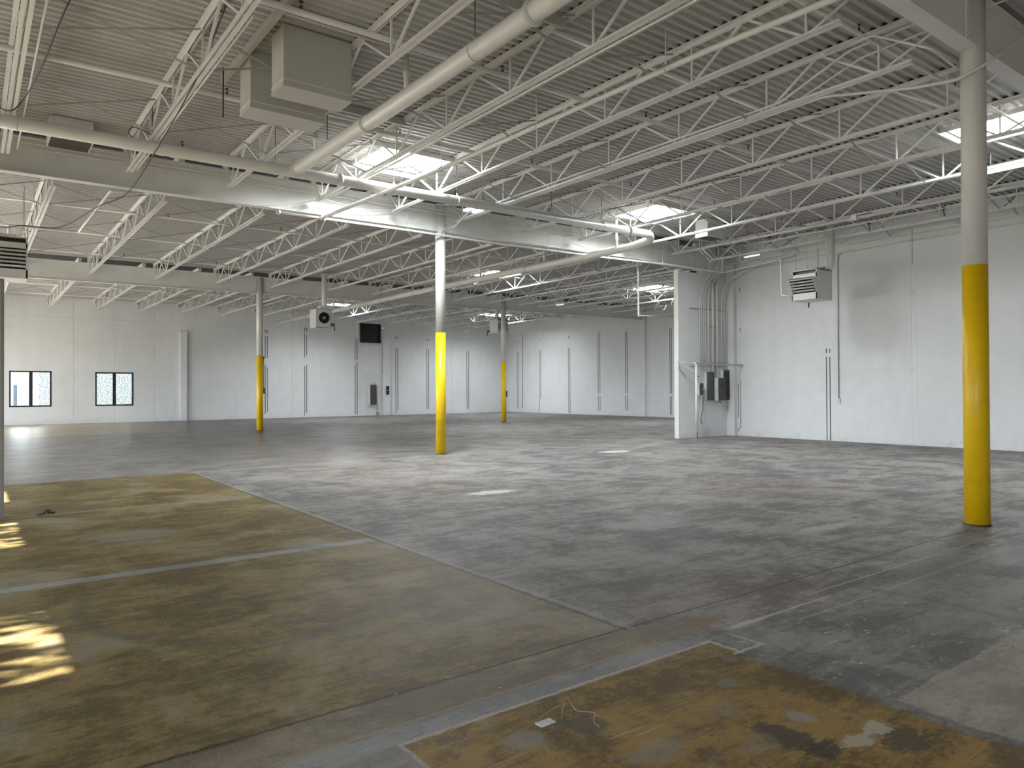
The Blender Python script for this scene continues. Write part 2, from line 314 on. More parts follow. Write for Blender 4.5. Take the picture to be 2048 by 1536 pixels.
# ------------------------------------------------------------------ mesh helpers
class MB:
    def __init__(s): s.v = []; s.f = []; s.sm = []; s.mi = []; s.cur = 0
    def add(s, vs, fs, smooth=False):
        b = len(s.v); s.v += [tuple(v) for v in vs]
        for f in fs: s.f.append(tuple(b + i for i in f)); s.sm.append(smooth); s.mi.append(s.cur)
        return s
    def box(s, a, b):
        x0, y0, z0 = (min(p, q) for p, q in zip(a, b)); x1, y1, z1 = (max(p, q) for p, q in zip(a, b))
        s.add([(x0, y0, z0), (x1, y0, z0), (x1, y1, z0), (x0, y1, z0), (x0, y0, z1), (x1, y0, z1), (x1, y1, z1), (x0, y1, z1)],
              [(0, 3, 2, 1), (4, 5, 6, 7), (0, 1, 5, 4), (1, 2, 6, 5), (2, 3, 7, 6), (3, 0, 4, 7)])
        return s
    def bar(s, p, q, w, h, up=(0, 0, 1)):
        p = Vector(p); q = Vector(q); d = (q - p).normalized(); u = Vector(up)
        if abs(d.dot(u)) > .99: u = Vector((1, 0, 0))
        r = d.cross(u).normalized(); u = r.cross(d)
        vs = [e + r * (w / 2 * i) + u * (h / 2 * j) for e in (p, q) for (i, j) in ((-1, -1), (1, -1), (1, 1), (-1, 1))]
        s.add(vs, [(0, 1, 2, 3), (7, 6, 5, 4), (0, 4, 5, 1), (1, 5, 6, 2), (2, 6, 7, 3), (3, 7, 4, 0)]); return s
    def tube(s, pts, r, n=10, cap=True):
        P = [Vector(p) for p in pts]; rings = []
        d0 = (P[1] - P[0]).normalized(); ref = Vector((0, 0, 1)) if abs(d0.z) < .9 else Vector((1, 0, 0))
        R = r if isinstance(r, (list, tuple)) else [r] * len(P)
        vs = []
        for i, p in enumerate(P):
            if i == 0: d = P[1] - P[0]
            elif i == len(P) - 1: d = P[-1] - P[-2]
            else: d = (P[i + 1] - P[i]).normalized() + (P[i] - P[i - 1]).normalized()
            d.normalize(); a = d.cross(ref)
            if a.length < 1e-4: a = d.cross(Vector((0, 1, 0)))
            a.normalize(); b = a.cross(d).normalized(); ref = b
            k = 1.0
            if 0 < i < len(P) - 1:
                c = (P[i + 1] - P[i]).normalized().dot((P[i] - P[i - 1]).normalized()); k = 1 / max(.5, sqrt((1 + c) / 2))
            vs += [p + (a * cos(2 * pi * j / n) + b * sin(2 * pi * j / n)) * R[i] * k for j in range(n)]
        fs = []
        for i in range(len(P) - 1):
            for j in range(n):
                k = (j + 1) % n; fs.append((i * n + j, i * n + k, (i + 1) * n + k, (i + 1) * n + j))
        b0 = len(s.v); s.add(vs, fs, True)
        if cap:
            s.f.append(tuple(b0 + j for j in range(n))[::-1]); s.sm.append(False); s.mi.append(s.cur)
            e = b0 + (len(P) - 1) * n; s.f.append(tuple(e + j for j in range(n))); s.sm.append(False); s.mi.append(s.cur)
        return s
    def ring(s, c, ax, R, r, n=20, m=6):
        c = Vector(c); ax = Vector(ax).normalized(); a = ax.orthogonal().normalized(); b = ax.cross(a)
        vs = []
        for i in range(n):
            t = 2 * pi * i / n; o = a * cos(t) + b * sin(t)
            for j in range(m):
                q = 2 * pi * j / m; vs.append(c + o * (R + r * cos(q)) + ax * r * sin(q))
        fs = [(i * m + j, ((i + 1) % n) * m + j, ((i + 1) % n) * m + (j + 1) % m, i * m + (j + 1) % m) for i in range(n) for j in range(m)]
        s.add(vs, fs, True); return s
    def sphere(s, c, r, n=12, m=8, sz=1):
        vs = []; fs = []
        for i in range(m + 1):
            ph = pi * i / m
            for j in range(n):
                t = 2 * pi * j / n; vs.append((c[0] + r * sin(ph) * cos(t), c[1] + r * sin(ph) * sin(t), c[2] + r * sz * cos(ph)))
        for i in range(m):
            for j in range(n):
                k = (j + 1) % n; fs.append((i * n + j, i * n + k, (i + 1) * n + k, (i + 1) * n + j))
        s.add(vs, fs, True); return s
    def shear(s):
        s.v = [(x, y, z + zs(x)) for x, y, z in s.v]; return s
    def build(s, name, mats, parent=None, bevel=0):
        me = bpy.data.meshes.new(name); me.from_pydata(s.v, [], s.f)
        me.polygons.foreach_set('use_smooth', s.sm)
        for mm in (mats if isinstance(mats, (list, tuple)) else [mats]): me.materials.append(mm)
        me.polygons.foreach_set('material_index', s.mi)
        me.update()
        o = bpy.data.objects.new(name, me); COL.objects.link(o)
        if parent: o.parent = parent
        if bevel:
            b = o.modifiers.new('edge', 'BEVEL'); b.width = bevel; b.segments = 2; b.limit_method = 'ANGLE'
        return o

def tag(o, label=None, cat=None, group=None, kind=None):
    if label: o['label'] = label
    if cat: o['category'] = cat
    if group: o['group'] = group
    if kind: o['kind'] = kind
    return o
def thing(name, label, cat, loc=(0, 0, 0), rz=0, group=None):
    o = bpy.data.objects.new(name, None); COL.objects.link(o); o.location = loc; o.rotation_euler = (0, 0, rz)
    o.empty_display_size = .2
    return tag(o, label, cat, group)
def struct(o): o['kind'] = 'structure'; return o
KIDS = {}
def kids(o):
    return [c for c in bpy.data.objects if c.parent == o]
def copy_tree(o, parent=None, table=None):
    c = o.copy(); COL.objects.link(c)
    if parent: c.parent = parent
    for ch in table[o]: copy_tree(ch, c, table)
    return c
def tree_table():
    t = {o: [] for o in bpy.data.objects}
    for o in bpy.data.objects:
        if o.parent: t[o.parent].append(o)
    return t
def arc(c, a0, a1, r, n=5, plane='xz'):
    out = []
    for i in range(n + 1):
        a = a0 + (a1 - a0) * i / n
        if plane == 'xz': out.append((c[0] + r * cos(a), c[1], c[2] + r * sin(a)))
        elif plane == 'yz': out.append((c[0], c[1] + r * cos(a), c[2] + r * sin(a)))
        else: out.append((c[0] + r * cos(a), c[1] + r * sin(a), c[2]))
    return out
def rounded(pts, r=.08, n=4):
    P = [Vector(p) for p in pts]; out = [P[0]]
    for i in range(1, len(P) - 1):
        a = (P[i - 1] - P[i]); b = (P[i + 1] - P[i]); rr = min(r, a.length * .45, b.length * .45)
        p0 = P[i] + a.normalized() * rr; p1 = P[i] + b.normalized() * rr
        for k in range(n + 1):
            t = k / n; out.append(p0 * (1 - t) ** 2 + P[i] * 2 * t * (1 - t) + p1 * t * t)
    out.append(P[-1]); return out
ORD = ['first', 'second', 'third', 'fourth', 'fifth', 'sixth', 'seventh', 'eighth', 'ninth', 'tenth', 'eleventh', 'twelfth', 'thirteenth', 'fourteenth', 'fifteenth', 'sixteenth']

# ================================================================== ROOM SHELL
fl = MB().add([(XL - .3, YBK - .3, 0), (XFR + .6, YBK - .3, 0), (XFR + .6, YF + .3, 0), (XL - .3, YF + .3, 0)], [(0, 1, 2, 3)])
fl.box((XL - .3, YBK - .3, -.25), (XFR + .6, YF + .3, -.004))
struct(fl.build('floor', M['floor']))

# deck: corrugated sheet, ribs run along X, holes for the skylights
SKY = [  # x0,x1,y0,y1
    (6.40, 7.86, 12.60, 13.98), (14.15, 15.62, 12.55, 13.95), (14.50, 15.68, 4.35, 5.92),
    (16.75, 18.20, 23.35, 24.75), (25.45, 26.95, 22.55, 24.0), (15.80, 17.25, 36.7, 38.0), (26.1, 27.9, 37.0, 38.3)]
PITCH = .152
def snap(y): return YBK + round((y - YBK) / PITCH) * PITCH
SKY = [(a, b, snap(c), snap(d)) for a, b, c, d in SKY]
dk = MB()
ny = int((YF + .2 - YBK) / PITCH)
prof = [(0, .045), (.045, .045), (.060, 0), (.137, 0), (.152, .045)]   # narrow ribs hang down
prof = [(0, 0), (.055, 0), (.075, .042), (.132, .042), (.152, 0)]
for i in range(ny):
    y = YBK + i * PITCH
    xr = XW + .4 if y < YA - .4 else XFR + .5
    cuts = sorted([(a, b) for a, b, c, d in SKY if c - .001 <= y < d - .001])
    segs = []; x = XL - .2
    for a, b in cuts: segs.append((x, a)); x = b
    segs.append((x, xr))
    for (x0, x1) in segs:
        vs = []
        for (dy, dz) in prof: vs += [(x0, y + dy, ZD + dz + zs(x0)), (x1, y + dy, ZD + dz + zs(x1))]
        dk.cur = 1 if any(g - .12 < y < g + w_ for g, w_ in ((YA, .62), (YB, .95), (YC, .25))) else 0  # deck over each girder coloured dark as painted shade
        dk.add(vs, [(2 * k, 2 * k + 1, 2 * k + 3, 2 * k + 2) for k in range(4)])
ceil = struct(dk.build('ceiling', [M['deck'], M['darkened']]))
# roof membrane above the ribs keeps the daylight out
rf = MB()
ys = sorted(set([YBK - .3, YA - .4, YF + .4] + [c for s in SKY for c in s[2:]]))
for y0, y1 in zip(ys[:-1], ys[1:]):
    ym = (y0 + y1) / 2
    xr = XW + .4 if ym < YA - .4 else XFR + .6
    x = XL - .4
    for a, b in sorted([(a, b) for a, b, c, d in SKY if c < ym < d]) + [(xr, None)]:
        rf.box((x, y0, ZD + .05), (a, y1, ZD + .16)); x = b
rf.shear(); struct(rf.build('roof', M['deck']))

def wall_with_holes(name, axis, pos, thick, u0, u1, z1, holes, mat='wall'):
    """axis 'y': wall in the XZ plane at y=pos..pos+thick; axis 'x': in the YZ plane."""
    us = sorted(set([u0, u1] + [h[0] for h in holes] + [h[1] for h in holes]))
    mb = MB()
    for a, b in zip(us[:-1], us[1:]):
        m_ = (a + b) / 2; hs = sorted([(h[2], h[3]) for h in holes if h[0] < m_ < h[1]])
        z = 0.0
        for (h0, h1) in hs + [(z1, None)]:
            if h0 > z + 1e-4:
                if axis == 'y': mb.box((a, pos, z), (b, pos + thick, h0))
                else: mb.box((pos, a, z), (pos + thick, b, h0))
            z = h1
    return struct(mb.build(name, M[mat]))
wf = wall_with_holes('wall_far', 'y', YF, .22, XL, XFR + .3, 6.85, [(1.58, 3.32, .88, 2.65), (5.23, 6.99, .87, 2.62)])
wl = wall_with_holes('wall_left', 'x', XL - .22, .22, YBK, YF, 6.6,
    [(4.85, 6.45, .25, 2.50), (9.1, 10.95, .25, 2.50), (12.9, 14.4, .25, 2.50), (-3.7, -.7, 0, 3.6), (17.5, 24.5, .25, 3.5), (28.0, 40.0, .25, 3.5)])  # doorway and two long windows are unseen, sized to let in more light
wr = wall_with_holes('wall_right', 'x', XW, .2, YBK, YA + .16, 6.85, [])
wfr = struct(MB().box((XFR, 29.30, 0), (XFR + .25, YF + .2, 6.9)).box((XFR + .16, YA + .1, 0), (XFR + .4, 29.30, 6.9)).build('wall_far_right', M['wall']))
wbk = wall_with_holes('wall_back', 'y', YBK - .22, .22, XL - .2, XW + .2, 6.85, [])
# short wall under the middle girder, at the right
st = MB().box((18.48, YA, 0), (XW + .02, YA + .15, 5.46)).box((19.35, YA - .0, 5.46), (XW + .02, YA + .15, 6.85)).box((XW, YA, 0), (XFR + .3, YA + .15, 6.9))
wst = struct(st.build('wall_middle', M['wall']))
struct(MB().box((XW - .17, 15.20, 0), (XW, YA, 5.95)).build('trim_1', M['wall']))
struct(MB().box((18.43, YA - .012, 0), (18.485, YA + .165, 5.48)).build('trim_2', M['colwhite']))
tag(MB().box((19.05, YA - .02, 5.47), (19.36, YA + .02, 5.53)).build('girder_bearing_plate', M['rust']), 'dark bearing plate where the long girder meets the short wall', 'plate')
# pilasters on the far wall
struct(MB().box((9.27, YF - .22, 0), (9.60, YF, 4.9)).build('trim_3', M['wall'], bevel=.01))
struct(MB().box((21.56, YF - .16, 0), (22.04, YF, 4.87)).build('trim_4', M['wall'], bevel=.01))
struct(MB().box((19.80, YF - .05, 0), (19.90, YF, 6.0)).box((21.46, YF - .05, 2.75), (21.52, YF, 4.6)).box((19.80, YF - .06, 4.50), (21.52, YF, 4.58)).build('trim_5', M['wall']))
# low partition end at the left
struct(MB().box((XL, 11.26, 0), (.325, 11.40, 3.02)).build('wall_low_left', M['postlight']))
struct(MB().box((.325, 11.245, 0), (.365, 11.415, 3.05)).box((XL, 11.245, 3.02), (.325, 11.415, 3.05)).build('trim_6', M['postgrey']))

# fixing slots in the wall panels (dark vertical strips), seams
def slots_y(par, lst, y=YF):
    for (x, segs) in lst:
        mb = MB()
        for (z0, z1) in segs: mb.box((x, y - .006, z0), (x + .035, y + .01, z1))
        mb.build('panel_slot', M['slot'], par)
slots_y(wf, [(13.93, [(5.0, 5.25), (3.55, 4.85), (.26, 3.14)]), (14.06, [(5.0, 5.2), (3.55, 4.85), (.4, 3.0)]),
             (16.33, [(5.2, 5.46), (3.64, 5.12), (.10, 3.12)]), (16.45, [(5.2, 5.46), (3.75, 5.0), (.29, 3.2)]),
             (19.63, [(3.6, 4.95), (3.35, 3.45), (.12, 3.24)]), (19.76, [(3.55, 4.95), (.12, 3.40)]),
             (22.51, [(5.0, 5.2), (.12, 4.41)]), (22.65, [(5.0, 5.15), (.3, 4.41)]), (24.86, [(4.95, 5.1), (.34, 4.45)]), (25.0, [(4.95, 5.1), (.34, 4.45)]),
             (28.11, [(.28, 4.37)]), (28.26, [(.28, 4.37)])])
def slots_x(par, lst, x, w=.035, mat='slot'):
    for (y, segs) in lst:
        mb = MB()
        for (z0, z1) in segs: mb.box((x - .006, y, z0), (x + .01, y + w, z1))
        mb.build('panel_slot', M[mat], par)
slots_x(wfr, [(41.50, [(5.02, 5.18), (.19, 4.39)]), (41.66, [(.3, 4.39)]), (39.10, [(5.0, 5.15), (.09, 4.38)]), (38.95, [(1.0, 4.38)]),
              (36.04, [(5.02, 5.2), (.06, 4.37)]), (35.90, [(5.0, 5.1), (.06, 4.37)]), (33.22, [(1.35, 5.23), (.26, 1.2)]), (33.06, [(1.35, 5.2), (.26, 1.2)]),
              (30.84, [(1.35, 5.11), (.34, 1.25)]), (30.70, [(1.35, 5.1), (.34, 1.25)])], XFR)
slots_x(wfr, [(27.50, [(1.35, 5.08), (.14, 1.2)]), (27.38, [(1.35, 5.07), (.14, 1.2)])], XFR + .16)
slots_x(wr, [(11.945, [(2.69, 2.84), (0.0, 2.58)]), (11.835, [(2.70, 2.82), (.0, 2.57)])], XW, .022)
slots_x(wr, [(15.145, [(.62, 1.78), (.15, .27)]), (15.055, [(4.95, 5.06), (3.56, 3.70), (.24, 1.93)])], XW, .018)
# panel seams
sm = MB()
for x in (4.26, 15.56, 26.86): sm.box((x, YF - .003, 0.02), (x + .022, YF + .01, 6.2))
for x in (0.3, 6.1, 8.0): sm.box((x, YF - .002, 0.02), (x + .012, YF + .01, 5.9))
sm.box((XL, YF - .002, 5.35), (9.2, YF + .01, 5.362))
sm.build('panel_seam', M['duct'], wf)
sm = MB()
sm.box((XW - .004, 9.43, 0), (XW + .01, 9.45, 6.2)); sm.box((XW - .003, 9.45, 2.15), (XW + .01, 15.2, 2.16)); sm.box((XW - .003, 6.0, 1.80), (XW + .01, 9.30, 1.808))
sm.box((XW - .003, 9.30, 1.0), (XW + .01, 9.308, 6.0)); sm.box((XW - .003, 6.5, 4.4), (XW + .01, 8.6, 4.408))
for z in (2.08, 4.22): sm.box((XW - .012, 9.38, z), (XW + .01, 9.50, z + .10))
for y in (13.22, 11.45, 9.6, 9.05, 6.95): sm.box((XW - .004, y, 0.0), (XW + .01, y + .20, .055))
sm.build('panel_seam', M['patch'], wr)
sm = MB(); sm.box((18.86, YA - .006, 1.36), (19.28, YA + .01, 2.17)); sm.box((19.33, YA - .008, .02), (19.95, YA + .01, .29))
sm.build('cover_plate', M['patch'], wst)

# far windows
def window(name, x0, x1, z0, z1, xm):
    f = MB(); w = .07
    f.box((x0, YF - .015, z0), (x0 + w, YF + .12, z1)).box((x1 - w, YF - .015, z0), (x1, YF + .12, z1))
    f.box((x0, YF - .015, z0), (x1, YF + .12, z0 + w)).box((x0, YF - .015, z1 - w), (x1, YF + .12, z1))
    f.box((xm - .075, YF - .02, z0), (xm + .075, YF + .12, z1))
    o = struct(f.build(name, M['frame']))
    for a, b in ((x0 + w, xm - .075), (xm + .075, x1 - w)):
        MB().box((a, YF + .05, z0 + w), (b, YF + .056, z1 - w)).build('pane', M['glass'], o)
window('window_1', 1.58, 3.32, .88, 2.65, 2.46)
window('window_2', 5.23, 6.99, .87, 2.62, 6.10)
# left wall windows, the two long ones enlarged out of view for more light
for i, (y0, y1, z0, z1) in enumerate([(4.85, 6.45, .25, 2.50), (9.1, 10.95, .25, 2.50), (12.9, 14.4, .25, 2.50), (17.5, 24.5, .25, 3.5), (28.0, 40.0, .25, 3.5)]):
    f = MB(); w = .05
    for a, b in ((y0, y0 + w), (y1 - w, y1)): f.box((XL - .12, a, z0), (XL + .01, b, z1))
    for a, b in ((z0, z0 + w), (z1 - w, z1)): f.box((XL - .12, y0, a), (XL + .01, y1, b))
    o = struct(f.build('window_%d' % (i + 3), M['frame']))

# outside
struct(MB().box((-60, YF + .3, -.3), (80, 90, -.12)).build('ground_outside', M['asphalt']))
struct(MB().box((-60, -60, -.3), (XL - .25, YF + .3, -.12)).build('ground_outside_left', M['asphalt']))
struct(MB().box((XL - .25, -60, -.3), (60, YBK - .25, -.12)).build('ground_outside_back', M['asphalt']))
struct(MB().box((3.05, 47.0, -.2), (20, 47.3, 6)).build('outside_stucco_wall', M['stucco']))
eb = MB().box((1.9, 52.0, -.2), (3.4, 52.3, 3.0)).box((-1, 56, -.2), (2.4, 56.3, 1.9))
struct(eb.build('outside_building', M['extwhite']))
struct(MB().box((1.95, 47.5, -.2), (2.12, 47.6, 2.0)).build('outside_panel', M['extblue']))

struct(MB().box((XL - 3.0, 16.6, 3.58), (XL - .22, 41.5, 3.75)).build('added_sun_canopy', M['added_canopy']))  # unseen canopy added to block sun through the long left windows

# ================================================================== STEEL FRAME
def ibeam(x0, x1, y):
    mb = MB(); hw = .098
    mb.box((x0, y - hw, ZG), (x1, y + hw, ZG + .016)); mb.box((x0, y - hw, ZGT - .016), (x1, y + hw, ZGT)); mb.box((x0, y - .006, ZG + .016), (x1, y + .006, ZGT - .016))
    return mb.shear()
def plate(x, y, side):
    mb = MB(); x0, x1 = (x - .21, x - .136) if side < 0 else (x + .136, x + .21)
    for s in (-1, 1):
        mb.box((x0, y + s * .006, ZG + .06), (x1, y + s * .018, ZGT - .06))
        for k in range(8):
            z = ZG + .09 + k * .068; xx = (x0 + x1) / 2
            mb.tube([(xx, y + s * .018, z), (xx, y + s * .034, z)], .014, 6)
    return mb.shear()
for (x0, x1, y, lab, cols) in [
    (XL, XC - .137, YC, 'deep white steel girder running away at the upper right, left of the nearest column', [(XC, -1)]),
    (XC + .137, XW, YC, 'deep white steel girder right of the nearest column, at the picture edge', [(XC, 1)]),
    (XL, XC - .137, YA, 'long white steel girder from the left edge to the middle column', [(XC, -1)]),
    (XC + .137, 19.34, YA, 'white steel girder from the middle column to the wall with electrical boxes', [(XC, 1)]),
    (XL, XC - .137, YB, 'far white steel girder left of the thin left column', [(XC, -1)]),
    (XC + .137, 21.69 - .13, YB, 'far white steel girder between the two thin far columns', [(XC, 1), (21.69, -1)]),
    (21.69 + .13, XFR + .02, YB, 'far white steel girder from the rear column to the far right wall', [(21.69, 1)])]:
    r = ibeam(x0, x1, y).build('steel_girder', M['white']); tag(r, lab, 'girder', 'white steel girders under the roof')
    for (cx, s) in cols: plate(cx, y, s).build('connection_plate', M['white'], r)

def column(x, y, r, lab, top=ZGT - .01):
    t = thing('round_column', lab, 'column', (x, y, 0), 0, 'round steel columns painted white and yellow')
    MB().tube([(0, 0, 3.035), (0, 0, top + zs(x))], r, 40).build('upper_shaft', M['colwhite'], t)
    MB().tube([(0, 0, 0), (0, 0, 3.035)], r + .001, 40).build('yellow_band', M['yellow'], t)
    c = MB().ring((0, 0, .006), (0, 0, 1), r + .004, .012, 36, 6).build('floor_collar', M['rust'], t)
    pl = MB().box((-.16, -.16, top + zs(x)), (.16, .16, top + zs(x) + .02)).build('cap_plate', M['white'], t)
    return t
c4 = column(XC, YC, .132, 'nearest round column at the right, white above a tall yellow base')
MB().tube([(.128, -.02, 3.15), (.17, -.03, 3.17), (.20, -.035, 3.16)], .008, 6).box((.10, -.05, 3.12), (.135, .01, 3.20)).build('small_clip', M['rust'], c4)
MB().box((.128, -.02, 1.50), (.142, .03, 1.62)).build('side_bracket', M['yellow'], c4)
c1 = column(XC, YA, .127, 'middle round column, white above bright yellow, under the long girder')
c2 = column(XC, YB, .127, 'thin far column left of the middle column, white above yellow')
MB().box((.12, -.06, 2.9), (.17, .02, 3.0)).box((.12, -.06, 1.50), (.18, .03, 1.72)).tube([(.145, -.03, 1.72), (.145, -.03, 2.9)], .012, 6).build('outlet_box', M['bronze'], c2)
c3 = column(21.69, YB, .127, 'farthest round column in front of the unit heater, white above yellow')
MB().box((.12, -.06, 1.25), (.2, .04, 1.55)).build('outlet_box', M['bronze'], c3)

# open-web joists ---------------------------------------------------
def joist_proto(name, y0, y1, nodes, seat0=.1, seat1=.1):
    """root at (X, 0, deck level above XC); geometry in absolute Y"""
    H = ZD - ZJ; zt = -.012; zb = -H
    t = thing(name, None, None)
    mb = MB()
    for s in (-1, 1):
        mb.box((s * .014, y0, zt - .006), (s * .070, y1, zt + .006)); mb.box((s * .014, y0, zt - .058), (s * .021, y1, zt))
    for ya, yb in ((y0, y0 + seat0), (y1 - seat1, y1)): mb.box((-.05, ya, zt - .165), (.05, yb, zt - .01))
    mb.build('top_chord', M['white'], t)
    MB().box((-.055, y0 + .12, .004), (.055, y1 - .05, .040)).build('flute_shade_strip', M['slot'], t)  # dark strip put in the flutes to paint the shade above the joist
    b0 = nodes[0] - .42; b1 = nodes[-1] + .30
    mb = MB()
    for s in (-1, 1):
        mb.box((s * .014, b0, zb), (s * .062, b1, zb + .007)); mb.box((s * .014, b0, zb + .007), (s * .021, b1, zb + .052))
    mb.build('bottom_chord', M['white'], t)
    P = nodes[1] - nodes[0]
    def web(p, q, w=.030): 
        MB().bar(p, q, w, w).build('web_member', M['white'], t)
    for i, n in enumerate(nodes):
        web((0, n, zb + .02), (0, n, zt - .03), .024)
        if i > 0: web((0, n - .04, zb + .03), (0, n - P / 2 + .02, zt - .03))
        if i < len(nodes) - 1: web((0, n + .04, zb + .03), (0, n + P / 2 - .02, zt - .03))
    web((0, nodes[0] - .04, zb + .03), (0, y0 + seat0, zt - .10), .026)
    web((0, nodes[-1] + .04, zb + .03), (0, y1 - seat1, zt - .10), .026)
    return t
B1 = [.50, 2.42, 4.25, 6.12, 7.98, 9.74, 11.85, 13.87, 15.86, 17.82, 19.80, 20.95]
B0 = [11.85, 13.87, 15.86, 17.82, 19.80]
B2 = [-.6, 1.35, 3.42, 5.55, 7.70, 9.85, 12.15, 14.30, 16.45, 18.45, 20.5, 22.35, 23.75, 25.2, 27.15, 29.1, 30.9]
B3 = [-.8, 1.15, 3.15, 5.20, 7.15, 9.15, 11.2, 13.25, 15.35, 17.5, 19.5, 21.6, 23.7, 25.75, 28.2, 30.3]
p1 = joist_proto('roof_joist', YC + .0, YA - .0, [4.74 + 1.70 * k for k in range(7)])
p0 = joist_proto('roof_joist', -8.4, YC - .0, [-7.3 + 1.65 * k for k in range(7)])
p2 = joist_proto('roof_joist', YA, YB, [17.52 + 1.69 * k for k in range(7)] + [29.0], )
p3 = joist_proto('roof_joist', YB, YF - .0, [31.5 + 1.68 * k for k in range(7)])
TT = tree_table()
def place_joists(proto, xs, bay, off=0):
    N = len(xs); out = []
    for i, x in enumerate(xs):
        o = proto if i == 0 else copy_tree(proto, None, TT)
        o.location = (x, 0, ZD + zs(x))
        if i < (N + 1) // 2: lab = 'white roof joist, %s from the left in the %s' % (ORD[i], bay)
        else: lab = 'white roof joist, %s from the right wall in the %s' % (ORD[N - 1 - i], bay)
        tag(o, lab, 'joist', 'white open-web roof joists'); out.append(o)
J1 = place_joists(p1, B1, 'nearest roof bay')
place_joists(p0, B0, 'bay at upper right edge')
place_joists(p2, B2, 'second roof bay')
place_joists(p3, B3, 'farthest roof bay')

# crossed bridging between neighbouring joists
def brace(xa, xb, y, lab, single=False):
    t = thing('joist_bridging', lab, 'brace', ((xa + xb) / 2, y, ZJ + zs((xa + xb) / 2)), 0, 'crossed bridging between the joists')
    d = (xb - xa) / 2 - .02
    MB().bar((-d, 0, .02), (d, 0, .56), .030, .006).bar((-d, .012, .02), (d, .012, .56), .006, .026).build('diagonal_angle', M['brace'], t)
    MB().bar((-d, .03, .56), (d, .03, .02), .030, .006).bar((-d, .042, .56), (d, .042, .02), .006, .026).build('diagonal_angle', M['brace'], t)
rows = {1: ([6.75, 9.86, 12.68], B1, 'nearest bay', ['front', 'middle', 'back']),
        2: ([19.0, 22.4, 25.8], B2, 'second bay', ['front', 'middle', 'back']),
        3: ([33.3, 36.3], B3, 'last bay', ['front', 'back']), 0: ([1.2], B0, 'bay at the upper right edge', ['only'])}
for b, (ysr, xs, bay, nm) in rows.items():
    for yy, rn in zip(ysr, nm):
        for i in range(len(xs) - 1):
            if b == 1 and yy < 9 and i < 2: continue
            if any(a - .3 < (xs[i] + xs[i + 1]) / 2 < bb + .3 and c < yy < d for a, bb, c, d in SKY): pass
            brace(xs[i], xs[i + 1], yy, 'crossed bridging, %s gap from left, %s row, %s' % (ORD[i], rn, bay))

# skylights ----------------------------------------------------------
SKL = ['largest skylight above the middle column with glaring daylight', 'skylight right of the middle column, above the main pipe end',
       'bright skylight at the right edge behind the nearest column', 'skylight seen beyond the long girder, right of the middle column',
       'skylight beside the short wall, above the bent pipe frame', 'small far skylight above the fan-backed unit heater', 'small far skylight behind the farthest column']
for (a, b, c, d), lab in zip(SKY, SKL):
    y0_first = lab is SKL[0]
    t = thing('skylight', lab, 'skylight', (a, c, ZD + zs(a)), 0, 'roof skylights')
    w, l = b - a, d - c
    cb = MB()
    for (p, q) in (((0, 0), (w, .02)), ((0, l - .02), (w, l)), ((0, 0), (.02, l)), ((w - .02, 0), (w, l))):
        cb.box((p[0], p[1], -.005), (q[0], q[1], .24))
    cb.build('curb', M['white'], t)
    fa = MB()
    for yy in (-.09, l + .03): fa.box((-.35, yy, -.115), (w + .30, yy + .012, -.003)); fa.box((-.35, yy, -.012), (w + .30, yy + .06, -.003))
    for xx in (-.05, w + .02): fa.box((xx, -.05, -.10), (xx + .01, l + .05, -.003))
    fa.build('angle_frame', M['duct'], t)
    nx, n2 = 4, 4; vs = []; fs = []
    for i in range(nx + 1):
        for j in range(n2 + 1):
            u, v = i / nx, j / n2; h = .12 * (1 - (2 * u - 1) ** 4) * (1 - (2 * v - 1) ** 4)
            vs.append((w * u, l * v, .22 + h))
    for i in range(nx):
        for j in range(n2): k = i * (n2 + 1) + j; fs.append((k, k + 1, k + n2 + 2, k + n2 + 1))
    MB().add(vs, fs, True).build('diffusing_dome', M['sky_panel_bright'] if y0_first else M['sky_panel'], t)

# ================================================================== PIPES
def hanger(x, y, z, R, axis, ztop, name='pipe_hanger', rod=.006):
    mb = MB().ring((x, y, z), axis, R + .006, .007, 20, 5)
    mb.bar((x, y, z + R), (x, y, z + R + .06), .03, .01)
    return mb
def pipe(name, pts, r, lab, cat='pipe', mat='pipe', hang=(), axis=(1, 0, 0), couplings=(), group=None, parts=()):
    t = thing(name, lab, cat, tuple(pts[0]), 0, group); o = Vector(pts[0])
    L = lambda p: tuple(Vector(p) - o)
    MB().tube([L(p) for p in pts], r, 24 if r > .05 else 12).build('pipe_run', M[mat], t)
    for (x, y, z, zt) in hang:
        q = L((x, y, z)); hh = hanger(q[0], q[1], q[2], r, axis, L((0, 0, zt))[2]).build('hanger', M['pipe'], t)
        MB().tube([(q[0], q[1], q[2] + r + .004), (q[0], q[1], L((0, 0, zt))[2])], .006, 6).build('hanger_rod', M['rust'] if r > .09 else M['pipe'], hh)
    for (x, y, z) in couplings:
        q = Vector(L((x, y, z))); a = Vector(axis)
        MB().tube([q - a * .035, q + a * .035], r + .018, 24).tube([q - a * .012, q + a * .012], r + .03, 24).build('coupling', M['pipe'], t)
    return t, L
def pz(x): return 5.60 + .0055 * x     # main pipe slope
deckz = lambda x: ZD + zs(x)
t1, L1 = pipe('main_sprinkler_pipe', [(XL + .05, 13.0, pz(XL)), (14.32, 13.0, pz(14.32))], .102, 'thick white main pipe running along the long girder, left edge to middle', 'pipe',
    hang=[(x, 13.0, pz(x), deckz(x)) for x in (.57, 2.41, 4.44, 6.83, 8.33, 10.97, 12.6)], axis=(1, 0, 0), couplings=[(5.68, 13.0, pz(5.68)), (13.55, 13.0, pz(13.55))])
zb = pz(4.8)
